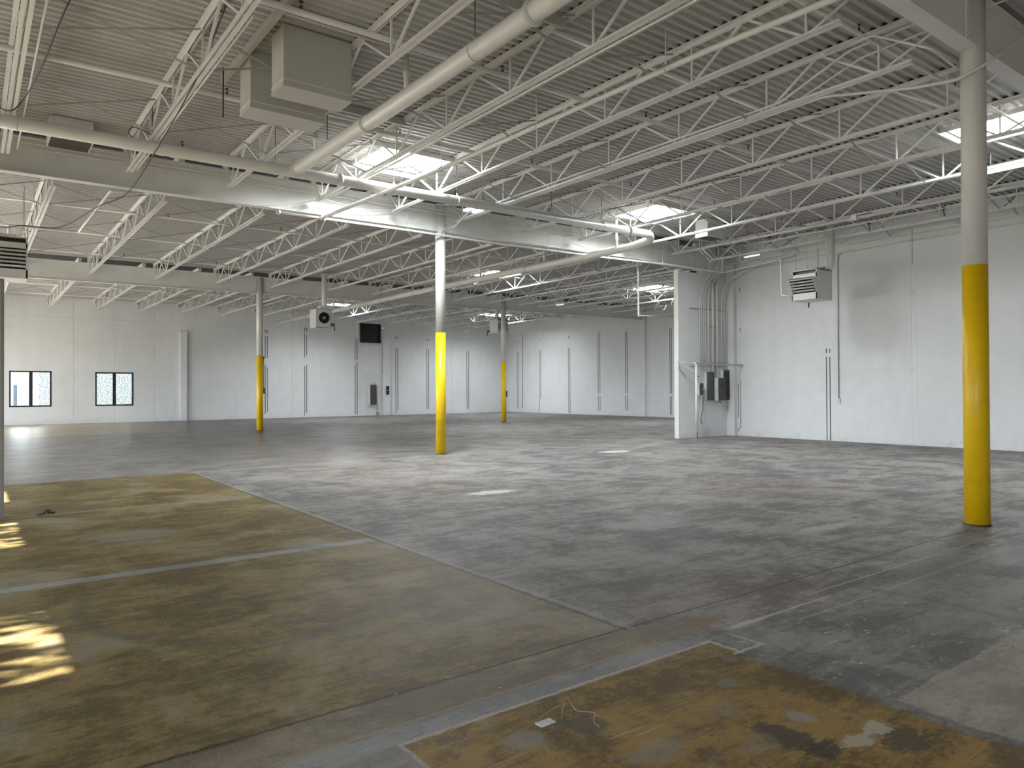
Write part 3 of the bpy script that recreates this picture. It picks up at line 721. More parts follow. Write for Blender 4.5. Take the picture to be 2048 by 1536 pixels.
t2, L2 = pipe('cross_sprinkler_pipe', [(4.76, 12.86, zb), (4.78, 9.3, zb - .02), (4.78, 5.0, zb - .03), (4.78, 3.9, 5.38), (4.78, -2.0, 5.36)], .112, 'thick white pipe crossing overhead from the top centre to the main pipe', 'pipe',
    hang=[(4.78, 11.45, zb, deckz(4.8)), (4.78, 7.05, zb - .03, deckz(4.8))], axis=(0, 1, 0), couplings=[(4.765, 12.82, zb), (4.77, 12.72, zb), (4.78, 9.95, zb - .02), (4.78, 5.95, zb - .03)])
for (yy) in (11.95, 8.72):
    q = L2((4.78, yy, zb)); MB().tube([q, (q[0], q[1], q[2] + .55)], .036, 16).tube([(q[0], q[1], q[2] + .27), (q[0], q[1], q[2] + .35)], .05, 16).build('riser', M['pipe'], t2)
t3, L3 = pipe('far_sprinkler_pipe', rounded([(14.32, 13.0, pz(14.32)), (14.42, 13.02, 5.56), (14.25, 13.6, 5.44), (14.15, 16.0, 5.43), (14.1, 26.3, 5.47), (14.1, 31.0, 5.45), (14.1, 41.2, 5.52)], .15), .102,
    'thick white pipe passing under the long girder towards the far wall', 'pipe', hang=[(14.1, y, z, deckz(14)) for y, z in ((18.6, 5.44), (21.8, 5.45), (25.2, 5.465), (28.0, 5.463), (32, 5.456), (35, 5.477), (38.5, 5.50))], axis=(0, 1, 0),
    couplings=[(14.15, 18.0, 5.44), (14.1, 23.5, 5.46), (14.1, 31.0, 5.45), (14.1, 36.5, 5.49)])
for yy, zz in ((14.05, 5.44), (17.15, 5.44), (20.62, 5.47), (33.2, 5.55), (36.2, 5.57), (39.8, 5.59)):
    q = L3((14.17, yy, zz)); MB().tube([q, (q[0], q[1], 6.24 - pz(14.32))], .032, 12).tube([(q[0], q[1], q[2] + .25), (q[0], q[1], q[2] + .31)], .045, 12).build('riser', M['pipe'], t3)
t4, L4 = pipe('slim_sprinkler_pipe', [(6.92, -2, 5.46), (6.90, 3.6, 5.48), (6.89, 5.2, 5.55), (6.80, 8.4, 5.55), (6.68, 11.1, 5.52), (6.24, 15.32, 5.42)], .036, 'slim white pipe crossing the near bay right of the thick one', 'pipe',
    hang=[(6.86, 5.94, 5.555, deckz(6.8)), (6.80, 8.4, 5.55, deckz(6.8)), (6.69, 10.95, 5.52, deckz(6.8)), (6.57, 12.2, 5.49, deckz(6.8))], axis=(0, 1, 0), couplings=[(6.26, 15.2, 5.422)])
lowp = [(5.25, 15.33, 5.43), (8.4, 15.3, 5.44), (10.66, 15.28, 5.43), (12.7, 15.2, 5.43), (15.0, 15.15, 5.45), (17.12, 15.0, 5.47), (19.9, 14.92, 5.47), (19.97, 14.92, 5.47), (19.97, 14.92, 6.3)]
t5, L5 = pipe('girder_sprinkler_pipe', rounded(lowp, .05), .030, 'slim bright white pipe hung along the bottom of the long girder', 'pipe',
    hang=[(x, y, z, 6.25) for x, y, z in ((8.41, 15.3, 5.44), (10.66, 15.28, 5.43), (12.7, 15.2, 5.43), (14.97, 15.15, 5.45), (17.12, 15.0, 5.47), (19.3, 14.94, 5.47))], axis=(1, 0, 0), couplings=[(5.3, 15.33, 5.43)])
t6, _ = pipe('short_branch_pipe', rounded([(2.55, 15.36, 5.40), (2.14, 15.36, 5.385), (2.07, 19.7, 5.36), (.72, 19.75, 5.36), (.72, 19.75, 5.15)], .06), .026, 'short slim pipe bending beyond the long girder above the left heater', 'pipe', hang=[(2.1, 17.2, 5.37, deckz(2)), (1.2, 19.73, 5.36, deckz(1.2))], axis=(0, 1, 0))
# gas pipe to the right heater
t7, _ = pipe('gas_pipe', rounded([(19.9, 14.88, 5.44), (18.86, 12.05, 5.36), (18.84, 12.02, 4.30), (18.84, 11.66, 4.26)], .03, 3), .022, 'slim white gas pipe dropping to the right unit heater', 'pipe',
    hang=[(19.55, 13.92, 5.41, deckz(19.5)), (19.15, 12.85, 5.385, deckz(19.2))], axis=(.34, .94, 0))

# branch lines with upright heads
def branch(y, x0, x1, r, lab, z=6.21):
    t, L = pipe('branch_sprinkler_pipe', [(x0, y, z + zs(x0)), (x1, y, z + zs(x1))], r, lab, 'pipe', axis=(1, 0, 0), group='sprinkler branch pipes under the deck')
    return t
branch(4.75, 4.8, 20.6, .028, 'sprinkler branch pipe in the near bay, closest to the nearest column')
branch(8.45, XL + .1, 20.6, .040, 'sprinkler branch pipe passing over the ceiling ducts, near bay')
branch(11.58, XL + .1, 20.6, .040, 'sprinkler branch pipe past the large skylight, near bay')
branch(14.50, XL + .1, 20.6, .030, 'sprinkler branch pipe nearest the long girder, near bay')
for k, yy in enumerate((17.2, 20.6, 23.9, 27.4)): branch(yy, XL + .1, 31.5, .026, 'sprinkler branch pipe, %s beyond the long girder' % ORD[k])
for k, yy in enumerate((33.2, 36.2, 39.8)): branch(yy, XL + .1, 31.5, .026, 'sprinkler branch pipe, %s beyond the far girder' % ORD[k])
hp = thing('sprinkler_head', None, None)
MB().tube([(0, 0, 0), (0, 0, .045)], .014, 8).build('fitting', M['rust'], hp)
MB().bar((-.018, 0, .04), (-.006, 0, .095), .006, .006).bar((.018, 0, .04), (.006, 0, .095), .006, .006).tube([(0, 0, .094), (0, 0, .099)], .028, 12).build('deflector', M['black'], hp)
TT = tree_table(); first = True
heads = [(x, y) for y in (4.75, 8.45, 11.58, 14.50) for x in (3.2, 6.21, 9.25, 12.15, 15.2, 18.2) if not (y == 4.75 and x < 5)] + \
        [(x, y) for y in (20.6, 27.4) for x in (4.2, 7.2, 10.2, 16.0, 19.0)]
rown = {4.75: 'front', 8.45: 'second', 11.58: 'third', 14.50: 'fourth', 20.6: 'fifth', 27.4: 'sixth'}
for (x, y) in heads:
    o = hp if first else copy_tree(hp, None, TT); first = False
    o.location = (x, y, 6.225 + zs(x) + (.02 if y in (8.45, 11.58) else .01))
    xs = sorted(a for a, b in heads if b == y); i = xs.index(x)
    tag(o, 'small dark upright sprinkler head, %s from the left on the %s pipe row' % (ORD[i], rown[y]), 'sprinkler', 'upright sprinkler heads under the deck')

# ================================================================== CONDUITS AND CABLES
def conduit(name, pts, r, lab, mat='pipe', cat='conduit', group=None, rr=.08):
    o = MB().tube(rounded(pts, rr), r, 8).build(name, M[mat]); tag(o, lab, cat, group); return o
CG = 'electrical conduits under the roof'
z9 = ZJ + zs(9.74) + .065
conduit('electrical_conduit', [(9.62, 15.2, 5.62), (9.66, 14.6, z9 + .03), (9.66, 6.15, z9), (9.66, 5.1, 6.24), (9.66, 3.7, 6.27), (9.66, .5, 6.3)], .018, 'upper conduit along the joist by the middle column, jogging up to the deck', group=CG)
conduit('electrical_conduit', [(9.83, 15.1, z9), (9.83, 6.05, z9 - .01), (9.83, 5.0, 6.16), (9.83, 3.7, 6.20), (9.83, .5, 6.2)], .014, 'lower conduit along the joist by the middle column, jogging up', group=CG)
conduit('electrical_conduit', [(9.90, 15.0, ZJ + .04), (9.88, 5.6, ZJ + .02), (9.3, 4.1, 5.30), (9.15, 3.55, 5.17), (9.35, 3.25, 5.35), (10.3, 3.2, 5.95), (11.8, 3.1, 6.15)], .020, 'conduit sweeping around the top of the nearest column', group=CG)
conduit('electrical_conduit', [(9.4, 5.3, 6.2), (8.9, 4.4, 5.95), (8.95, 3.75, 5.55), (9.5, 3.7, 5.45), (10.5, 3.68, 5.85), (12.0, 3.70, 6.0)], .014, 'thinner conduit bending behind the nearest column top', group=CG)
conduit('electrical_conduit', [(6.20, 14.6, ZJ - .05), (6.20, 4.0, ZJ - .05), (6.2, 0, ZJ - .05)], .016, 'conduit clipped under the joist above the slim pipe', group=CG)
conduit('electrical_conduit', [(6.28, 14.6, ZJ - .02), (6.28, 4.0, ZJ - .02)], .012, 'second thinner conduit under the same joist above the slim pipe', group=CG)
conduit('electrical_conduit', [(.66, 14.8, ZJ - .06), (.66, 7, ZJ - .06)], .014, 'conduit under the leftmost joist', group=CG)
conduit('electrical_conduit', [(2.50, 14.9, ZJ - .08), (2.50, 8, ZJ - .08)], .013, 'conduit under the second joist from the left', group=CG)
conduit('electrical_conduit', [(17.74, 15.0, ZJ + .08), (17.74, 10.4, ZJ + .08), (17.74, 4.0, ZJ + .09)], .014, 'conduit on the joist in front of the right heater flue', group=CG)
conduit('electrical_conduit', [(17.95, 12.0, ZJ - .06), (17.95, 4.0, ZJ - .05)], .012, 'thin conduit just under the joist in front of the heater flue', group=CG)
o = MB().box((17.68, 9.20, ZJ + .02), (17.80, 9.34, ZJ + .14)).build('junction_box', M['white']); tag(o, 'small white junction box on the joist right of the heater flue', 'junction box')
conduit('electrical_conduit', [(XW - .03, 15.1, 5.66), (XW - .03, 9.4, 5.72), (XW - .03, 5.5, 5.74)], .022, 'long conduit running along the top of the right wall', group=CG)
conduit('girder_conduit', [(-1, 15.36, 6.02), (6.1, 15.38, 6.05), (12.8, 15.37, 6.09), (20.6, 15.35, 6.10)], .016, 'upper conduit fixed along the face of the long girder', group=CG)
conduit('girder_conduit', [(.9, 15.39, 5.94), (5.6, 15.39, 5.98), (9.0, 15.39, 6.0), (20.5, 15.36, 6.04)], .014, 'lower conduit fixed along the face of the long girder', group=CG)
conduit('hooked_conduit', [(14.3, 15.3, 6.03), (13.6, 15.1, 5.90), (12.95, 14.9, 5.72), (13.9, 14.95, 5.58), (14.0, 15.0, 5.56)], .009, 'thin hooked conduit bending in front of the girder near the far pipe', rr=.12)
cable_pts = lambda P, n=24: [Vector(P[0]).lerp(Vector(P[0]), 0)] 
def catm(P, n=8):
    P = [Vector(p) for p in P]; Q = [P[0] * 2 - P[1]] + P + [P[-1] * 2 - P[-2]]; out = []
    for i in range(1, len(Q) - 2):
        for k in range(n):
            t = k / n; a, b, c, d = Q[i - 1], Q[i], Q[i + 1], Q[i + 2]
            out.append(.5 * ((2 * b) + (c - a) * t + (2 * a - 5 * b + 4 * c - d) * t * t + (3 * b - a - 3 * c + d) * t ** 3))
    out.append(P[-1]); return out
def cable(pts, r, lab, mat='cable', name='hanging_cable'):
    o = MB().tube(catm(pts), r, 6).build(name, M[mat]); tag(o, lab, 'cable', 'loose cables hanging from the roof'); return o
def sc(p, k):     # point at fraction k of the way along its own height line (keeps coordinates tidy)
    return p
cable([(2.45, 8.9, 6.2), (2.42, 10.3, 5.75), (2.36, 12.5, 5.40), (2.2, 14.0, 5.05), (1.85, 15.0, 4.95), (1.55, 18.0, 5.1), (.9, 18.0, 5.05), (.35, 18.0, 4.98), (-1.5, 18.0, 5.3)], .009, 'long dark cable drooping from the second joist past the main pipe')
cable([(1.55, 8.2, 6.35), (1.05, 9.0, 6.15), (.85, 9.2, 5.8), (.72, 10.5, 5.6), (.60, 11.9, 5.62), (.42, 12.1, 5.48), (.1, 12.3, 5.75)], .008, 'dark cable looping beside the leftmost joist')
cable([(2.40, 13.0, 5.82), (2.15, 13.1, 5.92), (2.12, 13.3, 5.85), (2.4, 13.4, 5.78), (2.75, 13.5, 5.77)], .008, 'dark curved cord feeding the unlit hanging fixture')
cable([(1.0, 42.3, 5.9), (1.02, 42.3, 5.2), (.98, 42.3, 4.9), (1.05, 42.3, 4.5)], .012, 'dark cord dangling by the far wall above the left window')
cable([(6.12, 15.2, 5.79), (5.5, 15.35, 5.62), (4.9, 15.36, 5.52)], .008, 'white wire from the joist end down to the slim girder pipe', 'wcable')
cable([(6.3, 15.1, 5.8), (7.2, 15.25, 5.76), (7.9, 15.3, 5.85), (8.9, 15.3, 5.98), (9.5, 15.2, 5.9)], .009, 'bundle of white wires strung along the girder left of the middle column', 'wcable')
cable([(8.0, 15.2, 5.83), (8.2, 15.2, 5.66), (8.5, 15.2, 5.60), (8.65, 15.2, 5.75)], .008, 'small loop of white wire below the girder wires', 'wcable')
cable([(11.85, 15.1, 5.83), (11.4, 15.25, 5.77), (10.9, 15.3, 5.9)], .007, 'short white wire at the joist end right of the tube light', 'wcable')
cable([(9.70, 14.8, 5.80), (9.65, 15.1, 5.70), (9.52, 15.35, 5.62), (9.35, 15.35, 5.5)], .012, 'white wire bent onto the top of the middle column', 'wcable')
for k, (px, py) in enumerate([(17.2, 13.6), (17.6, 12.9), (17.5, 13.9), (17.9, 13.2)]):
    cable([(px, py, 6.3), (px + .15, py + .1, 6.0), (px + .05, py - .05, 5.7), (px + .25, py - .2, 5.45), (px + .1, py - .3, 5.35)], .007, '%s white loose wire dangling left of the right heater' % ORD[k], 'wcable')
for k, (a, b, yy) in enumerate([(26.0, 1.0, 21.8), (26.6, -.8, 22.2), (25.4, .9, 22.5)]):
    cable([(a, yy, 6.3), (a + b * .5, yy, 5.9), (a + b * .7, yy + .1, 5.5), (a + b * .3, yy, 5.3), (a, yy, 5.6), (a - b * .3, yy, 5.2)], .012, '%s coil of white wire below the skylight by the short wall' % ORD[k], 'wcable')

# bent pipe frame seen beside the short wall
pipe('track_frame', rounded([(17.04, 15.95, 6.1), (17.05, 15.95, 3.95), (18.7, 15.95, 4.03)], .02, 2), .03, 'bent pipe frame hanging left of the short wall', 'frame')

# threaded rod hanging at the upper left
tag(MB().tube([(2.99, 11.0, 6.36), (2.985, 11.0, 5.62)], .010, 6).build('hanging_rod', M['rust']), 'single bare rod hanging left of the ceiling ducts', 'rod')

# ================================================================== DUCT BOXES
def duct(name, x0, x1, y0, y1, z0, z1, lab, lip=.05, mat='duct'):
    t = thing(name, lab, 'duct', (x0, y0, z0), 0, None)
    w, d, h = x1 - x0, y1 - y0, z1 - z0
    MB().box((0, 0, lip), (w, d, h)).build('duct_shell', M[mat], t, bevel=.004)
    e = .008
    MB().box((-e, -e, 0), (w + e, d + e, lip)).build('bottom_lip', M[mat], t, bevel=.004)
    MB().box((-e, -e, lip + .035), (w + e, d + e, lip + .047)).build('joint_strip', M['white'], t)
    return t
duct('ceiling_duct', 3.24, 4.18, 9.17, 9.62, 5.54, ZD + zs(3.5) - .01, 'front one of two tall grey ducts boxed below the roof')
duct('ceiling_duct', 3.12, 4.20, 10.15, 10.62, 5.54, ZD + zs(3.5) - .01, 'rear one of two tall grey ducts boxed below the roof')
def steel(name, a, b, w, h, lab):
    o = MB().bar(a, b, w, h).build(name, M['duct']); tag(o, lab, 'beam', 'roof opening support channels'); return o
zz = ZD + zs(3.5) - .065
steel('support_channel', (3.06, 8.0, zz), (3.06, 11.3, zz), .06, .12, 'support channel along the left side of the tall ducts')
steel('support_channel', (2.42, 8.72, zz), (4.25, 8.72, zz), .05, .11, 'support channel across the front of the tall ducts')
steel('support_channel', (4.25, 11.22, zz), (6.12, 11.22, zz + .01), .05, .12, 'support channel right of the ducts, behind the thick pipe')
steel('support_channel', (4.25, 6.98, zz), (6.12, 6.98, zz + .01), .05, .12, 'support channel at the top centre behind the thick pipe')
t = duct('return_air_box', 1.10, 1.75, 14.50, 15.15, 5.96, 6.33, 'small duct box with dark grille above the girder at left', .02, 'white')
g = MB()
for k in range(12): g.box((.03 + k * .05, .03, -.006), (.045 + k * .05, .62, -.001))
g.box((.02, .02, -.004), (.63, .63, -.002)); g.build('grille', M['bronze'], t)
t = duct('return_air_box', 16.68, 17.38, 12.95, 13.38, 5.93, 6.44, 'small duct box with dark underside near the second skylight', .02, 'white')
g = MB()
for k in range(13): g.box((.03 + k * .05, .03, -.006), (.045 + k * .05, .40, -.001))
g.box((.02, .02, -.004), (.68, .41, -.002)); g.build('grille', M['bronze'], t)

# ================================================================== UNIT HEATERS
def heater(loc, rz, w, d, h, lab, flue_top, louver_tilt=True, fan=True, flue_off=(0, 0), legs=(5.8)):
    """front louvers face local -y; origin at the bottom front left corner centre"""
    t = thing('unit_heater', lab, 'heater', loc, rz, 'ceiling-hung unit heaters')
    hw = w / 2; e = .012
    cab = MB()
    cab.box((-hw, 0.02, .02), (-hw + e, d, h)); cab.box((hw - e, 0.02, .02), (hw, d, h)); cab.box((-hw, .02, 0), (hw, d, .02))
    cab.box((-hw, 0.02, h - .02), (hw, d, h)); cab.box((-hw, .14, .02), (hw, .15, h))
    cab.box((-hw, 0.0, 0), (hw, .02, .22 * h)); cab.box((-hw, 0.0, .72 * h), (hw, .02, .86 * h)); cab.box((-hw, 0.0, h - .018), (hw, .02, h))
    cab.box((-hw, 0.0, 0), (-hw + .03, .02, h)); cab.box((hw - .03, 0.0, 0), (hw, .02, h))
    # rear panel as a square plate with a round mouth
    n = 24; r = min(w, h) * .33; cz = h * .52; vs = []; fs = []
    for i in range(n):
        a = 2 * pi * i / n; vs.append((r * cos(a), d, cz + r * sin(a)))
        k = 1 / max(abs(cos(a)), abs(sin(a))); xx = max(-hw, min(hw, hw * cos(a) * k)); zz_ = max(0, min(h, cz + (h * .52) * sin(a) * k)); vs.append((xx, d, zz_))
    for i in range(n): j = (i + 1) % n; fs.append((2 * i, 2 * i + 1, 2 * j + 1, 2 * j))
    cab.add(vs, fs)
    for sx in (-1, 1):
        for (za, zb_) in ((0, 0), ): pass
    cab.build('cabinet', M['heater'], t)
    MB().box((-hw + .02, .10, .03), (hw - .02, .12, h - .03)).build('inner_baffle', M['black'], t)
    lv = MB(); z0, z1 = .24 * h, .70 * h; n = 5
    tilt = .18 if louver_tilt else 0
    for k in range(n):
        z = z0 + (z1 - z0) * (k + .5) / n; off = -tilt * (k + .5) / n
        lv.bar((-hw + .03, off - .03, z), (hw - .03, off - .03, z), .055, .010, up=(0, .5, .85))
    if louver_tilt:
        for s in (-1, 1):
            x = s * (hw - .022); xo = s * (hw - .03)
            lv.add([(x, 0, z0 - .01), (x, 0, z1), (x, -tilt - .04, z1), (xo, 0, z0 - .01), (xo, 0, z1), (xo, -tilt - .04, z1)], [(0, 1, 2), (5, 4, 3), (0, 2, 5, 3), (2, 1, 4, 5), (1, 0, 3, 4)])
        lv.box((-hw + .02, -tilt - .05, z1), (hw - .02, 0, z1 + .012))
    lv.build('louvers', M['heater'], t)
    vn = MB()
    nv = 8
    for k in range(1, nv): x = -hw + .03 + (w - .06) * k / nv; vn.box((x - .004, .03, z0), (x + .004, .09, z1))
    vn.build('vertical_vanes', M['bronze'], t)
    if fan:
        fb = MB(); r2 = r * .93
        for k in range(6):
            a = k * pi / 3; ca, sa = cos(a), sin(a)
            p = [(.2, -.10), (.95, -.30), (.98, .22), (.22, .10)]
            q = [(r2 * (u * ca - v * sa), d - .03 + .05 * v, cz + r2 * (u * sa + v * ca)) for u, v in p]
            q2 = [(x, y + .004, z) for x, y, z in q]
            fb.add(q + q2, [(0, 1, 2, 3), (7, 6, 5, 4), (0, 4, 5, 1), (1, 5, 6, 2), (2, 6, 7, 3), (3, 7, 4, 0)])
        fb.build('fan_blades', M['black'], t)
        MB().tube([(0, d - .08, cz), (0, d + .07, cz)], r * .26, 16).build('fan_motor', M['galv'], t)
        MB().ring((0, d + .03, cz), (0, 1, 0), r, .006, 28, 5).ring((0, d + .05, cz), (0, 1, 0), r * .6, .005, 24, 5).bar((-r, d + .04, cz), (r, d + .04, cz), .006, .006).bar((0, d + .04, cz - r), (0, d + .04, cz + r), .006, .006).build('fan_guard', M['rust'], t)
        MB().tube([(-hw * .8, d + .02, .16), (-hw * .8, d + .12, .16), (-hw * 1.1, d + .16, .16), (-hw * 1.15, d + .16, -.12)], .02, 8).tube([(-hw * .9, d + .12, .07), (-hw * .9, d + .12, .13)], .05, 10).build('gas_valve', M['rust'], t)
    MB().tube([(0, d - .16, cz), (0, d - .15, cz)], r * 1.05, 24).build('fan_opening', M['black'], t)
    hood = MB().box((-hw * .6, d - .04, h), (hw * .6, d + .16, h + .10))
    hood.add([(-hw * .6, d * .45, h), (hw * .6, d * .45, h), (hw * .6, d - .04, h + .16), (-hw * .6, d - .04, h + .16), (-hw * .6, d - .04, h), (hw * .6, d - .04, h)],
             [(0, 1, 2, 3), (4, 3, 2, 5), (0, 3, 4), (1, 5, 2), (0, 4, 5, 1)])
    hood.build('draft_hood', M['heater'], t)
    fx, fy = flue_off
    MB().tube(rounded([(fx * .3, d + .06, h - .02), (fx, d + fy, h + .16), (fx, d + fy, flue_top)], .08), .105, 24).ring((fx, d + fy, h + .24), (0, 0, 1), .107, .008, 24, 5).build('flue_pipe', M['pipe'], t)
    for sx in (-1, 1):
        for yy in (.12, d - .1):
            MB().tube([(sx * (hw - .05), yy, h - .01), (sx * (hw - .05), yy, flue_top - .45)], .005, 6).build('hanger_rod', M['brace'], t)
    return t
# right heater faces -X
heater((18.82, 11.30, 4.11), -pi / 2, .76, .80, .84, 'unit heater on the right, louvers facing left, near the right wall', 2.32, flue_off=(.33, .02))
heater((.52, 18.0, 3.95), 0, .92, .70, .86, 'unit heater cut by the left picture edge, louvers facing the viewer', 2.4, louver_tilt=False, flue_off=(-.26, -.12))
heater((11.55, 28.70, 4.16), pi, .68, .66, .78, 'far unit heater with round black fan facing the viewer', 2.25, louver_tilt=False, flue_off=(-.0, .05))
heater((22.38, 30.5, 4.60), 0, .66, .75, .74, 'farthest unit heater, half hidden behind the farthest column', 1.8, louver_tilt=False, flue_off=(0, -.2))

# ================================================================== LIGHTS
def strip(loc, rz, L, lab, lit, drop, n=2, gap=.24, mat='tube'):
    t = thing('hanging_strip_light', lab, 'light fixture', loc, rz, None)
    for k in range(n):
        x = (k - (n - 1) / 2) * gap
        MB().box((x - .05, -L / 2, 0), (x + .05, L / 2, .035)).build('housing', M['white'], t)
        MB().box((x - .042, -L / 2 + .01, -.012), (x + .042, L / 2 - .01, 0)).build('lamp_panel', M[mat] if lit else M['colwhite'], t)
    for s in (-1, 1):
        MB().tube([(-(n - 1) / 2 * gap, s * (L / 2 - .08), .03), (0, s * (L / 2 - .08), drop)], .005, 5).tube([((n - 1) / 2 * gap, s * (L / 2 - .08), .03), (0, s * (L / 2 - .08), drop)], .005, 5).build('suspension_wire', M['wcable'], t)
    return t
strip((9.29, 13.64, 5.745), 0, .66, 'lit twin white tube light hanging beside the middle column top', True, .5)
strip((2.80, 13.55, 5.755), 0, .56, 'unlit twin panel light hanging by the main pipe at left', False, .5, gap=.19)
strip((16.10, 4.75, 5.85), 0, 2.0, 'long lit strip light at the right edge behind the nearest column', True, .45, n=1, mat='tube2')
strip((17.43, 12.0, 5.28), 0, .52, 'unlit single strip light hanging left of the right heater', False, .9, n=1)
strip((19.0, 21.95, 5.0), 0, .5, 'far unlit strip light hanging below the second bay joists', False, .85, n=1)
strip((6.83, 36.1, 5.0), pi / 2, .5, 'far unlit light above the windows and pilaster', False, .85, n=1)
strip((18.4, 35.8, 5.0), pi / 2, .6, 'far unlit light right of the black wall fan', False, .85, n=1)
strip((23.1, 35.1, 5.0), 0, .6, 'far unlit light left of the farthest column', False, .85, n=1)
strip((28.0, 28.4, 4.9), 0, .6, 'far unlit light hanging before the far right wall', False, .9, n=1)
strip((.4, 38.6, 5.55), pi / 2, .7, 'far unlit light above the left window', False, .5, n=1)
for k, (x, y, z) in enumerate([(19.75, 8.0, 5.92), (19.75, 9.9, 5.9), (18.9, 12.4, 5.85)]):
    t = thing('bulb_lamp', ['small round bulb lamp under the joist, left of the nearest column', 'small round bulb lamp above the right heater flue', 'small round bulb lamp left of the right heater'][k], 'lamp', (x, y, z), 0, 'small bulb lamps under the right joists')
    MB().sphere((0, 0, 0), .035).build('bulb', M['bulb'], t)
    MB().tube([(0, 0, .03), (0, 0, .08), (-.05, 0, .14), (-.05, 0, .24)], .012, 8).box((-.09, -.03, .2), (-.01, .03, .26)).build('socket', M['rust'], t)

# ================================================================== ELECTRICAL GEAR ON THE SHORT WALL
def ebox(name, x0, x1, z0, z1, depth, front, side, lab, extra=None, yo=0):
    t = thing(name, lab, 'electrical box', (x0, YA - yo, z0), 0, None); w, h = x1 - x0, z1 - z0
    MB().box((0, -depth, 0), (w, 0, h)).build('enclosure', M[side], t, bevel=.004)
    MB().box((.004, -depth - .012, .004), (w - .004, -depth, h - .004)).build('cover', M[front], t, bevel=.003)
    if extra: extra(t, w, h, depth)
    return t
def ex_panel(t, w, h, d): 
    MB().tube([(w * .76, -d - .012, h * .45), (w * .76, -d - .03, h * .45)], .018, 10).build('lock', M['black'], t)
    MB().box((0, -d - .014, 0), (w, -d - .001, .09)).build('lower_band', M['darkgrey'], t)
def ex_disc(t, w, h, d):
    MB().ring((w * .72, -d - .06, h * .64), (0, 1, 0), .06, .008, 18, 6).tube([(w * .3, -d - .04, h * .60), (w * .75, -d - .06, h * .65)], .014, 8).build('switch_handle', M['bronze'], t)
    MB().tube([(w * .55, -d * .5, 0), (w * .55, -d * .5, -.05), (w * .7, -d * .5, -.07)], .014, 8).build('bottom_fitting', M['rust'], t)
ebox('breaker_panel', 19.75, 20.13, 1.22, 2.18, .10, 'greygreen', 'heater', 'tall dark grey-green breaker panel on the short wall', ex_panel)
ebox('disconnect_switch', 20.20, 20.62, 1.21, 1.98, .22, 'bronze', 'heater', 'brown-grey switch box with round handle, between two dark panels', ex_disc)
ebox('breaker_panel', 20.62, 20.97, 1.23, 2.25, .12, 'black', 'heater', 'black breaker panel, rightmost on the short wall')
ebox('meter_box', 19.32, 19.52, 1.40, 1.80, .14, 'darkgrey', 'heater', 'small dark box behind the white post, left of the panels', lambda t, w, h, d: MB().tube([(w * .6, -d - .012, h * .5), (w * .6, -d - .03, h * .5)], .025, 10).build('knob', M['galv'], t))
ebox('outlet_box', 19.28, 19.42, 1.98, 2.08, .05, 'heater', 'heater', 'small white round-socket box above the small dark box', lambda t, w, h, d: MB().tube([(w * .5, -d - .01, h * .5), (w * .5, -d - .02, h * .5)], .025, 10).build('socket', M['black'], t))
ebox('outlet_box', 20.80, 20.87, .92, 1.02, .05, 'heater', 'heater', 'small white outlet below the black breaker panel')
# rack post and strut
t = thing('strut_rack', 'white post and horizontal bar framing the electrical boxes', 'rack', (18.72, 14.95, 0))
MB().tube([(-.16 + .05, -.02, 0), (-.16 + .05, -.02, 2.40)], .036, 16).build('post', M['colwhite'], t)
MB().tube([(-.12, -.05, 0), (-.12, -.05, .22)], .012, 6).build('broken_base', M['black'], t)
MB().bar((-.15, 0, 2.43), (2.4, .02, 2.40), .045, .045).bar((2.0, .10, 2.40), (3.1, .12, 2.42), .03, .03).build('crossbar', M['galv'], t)
MB().bar((-.42, .5, 2.46), (.0, -.02, 2.45), .04, .04).bar((-.38, .45, 2.43), (-.12, .0, 2.15), .018, .018).build('side_bracket', M['galv'], t)
MB().bar((.3, .55, 4.28), (2.25, .55, 4.30), .015, .035).bar((.3, .55, 2.36), (2.25, .55, 2.36), .015, .035).bar((1.3, .55, 3.70), (1.75, .55, 3.70), .015, .03).build('clamp_rail', M['galv'], t)
# riser conduits
RC = [(19.45, .014, 2.02, -.32), (19.55, .014, 2.2, -.28), (19.65, .014, 2.2, -.24), (19.74, .014, 2.2, -.2), (19.90, .018, 2.18, -.1), (20.14, .036, 1.98, 0), (20.35, .036, 1.98, 0), (20.62, .020, 2.25, .35), (20.76, .018, 2.25, .28), (20.87, .018, 2.25, .2)]
for k, (x, r, zb_, dx) in enumerate(RC):
    y = YA - .068
    if dx == 0: P = [(x, y, zb_), (x, y, 4.95 + (.04 if k == 5 else 0)), (x + .05, y + .02, 5.4)]
    elif dx < 0: P = [(x, y, zb_), (x, y, 4.42 + .08 * k), (x + .10, y, 4.75 + .06 * k), (x + .12, y - .02, 5.08), (x + .62, y - .25, 5.75), (x + .75, y - .35, 6.2)]
    else: P = [(x, y, zb_), (x, y, 4.55), (x + .05, y - .02, 4.95), (x + .12, y - .2, 5.30), (x + .2, y - 1.3, 5.72), (x + .2, y - 2.6, 5.80)] if k < 9 else [(x, y, zb_), (x, y, 4.65), (x + .12, y - .02, 4.95), (x + .13, y - .05, 5.4), (x + .0, y - .1, 5.75)]
    conduit('riser_conduit', P, r, 'vertical conduit on the short wall, %s from the left' % ORD[k], group='conduits rising from the electrical boxes')
tag(MB().tube(catm([(19.46, 15.40, 1.38), (19.40, 15.36, 1.0), (19.30, 15.34, .62), (19.38, 15.33, .46), (19.52, 15.33, .45), (19.66, 15.34, .56), (19.70, 15.36, .75), (19.62, 15.40, 1.0), (19.57, 15.42, 1.25)]), .012, 8).build('looped_cable', M['wcable']), 'white cable looping down below the small dark box', 'cable')
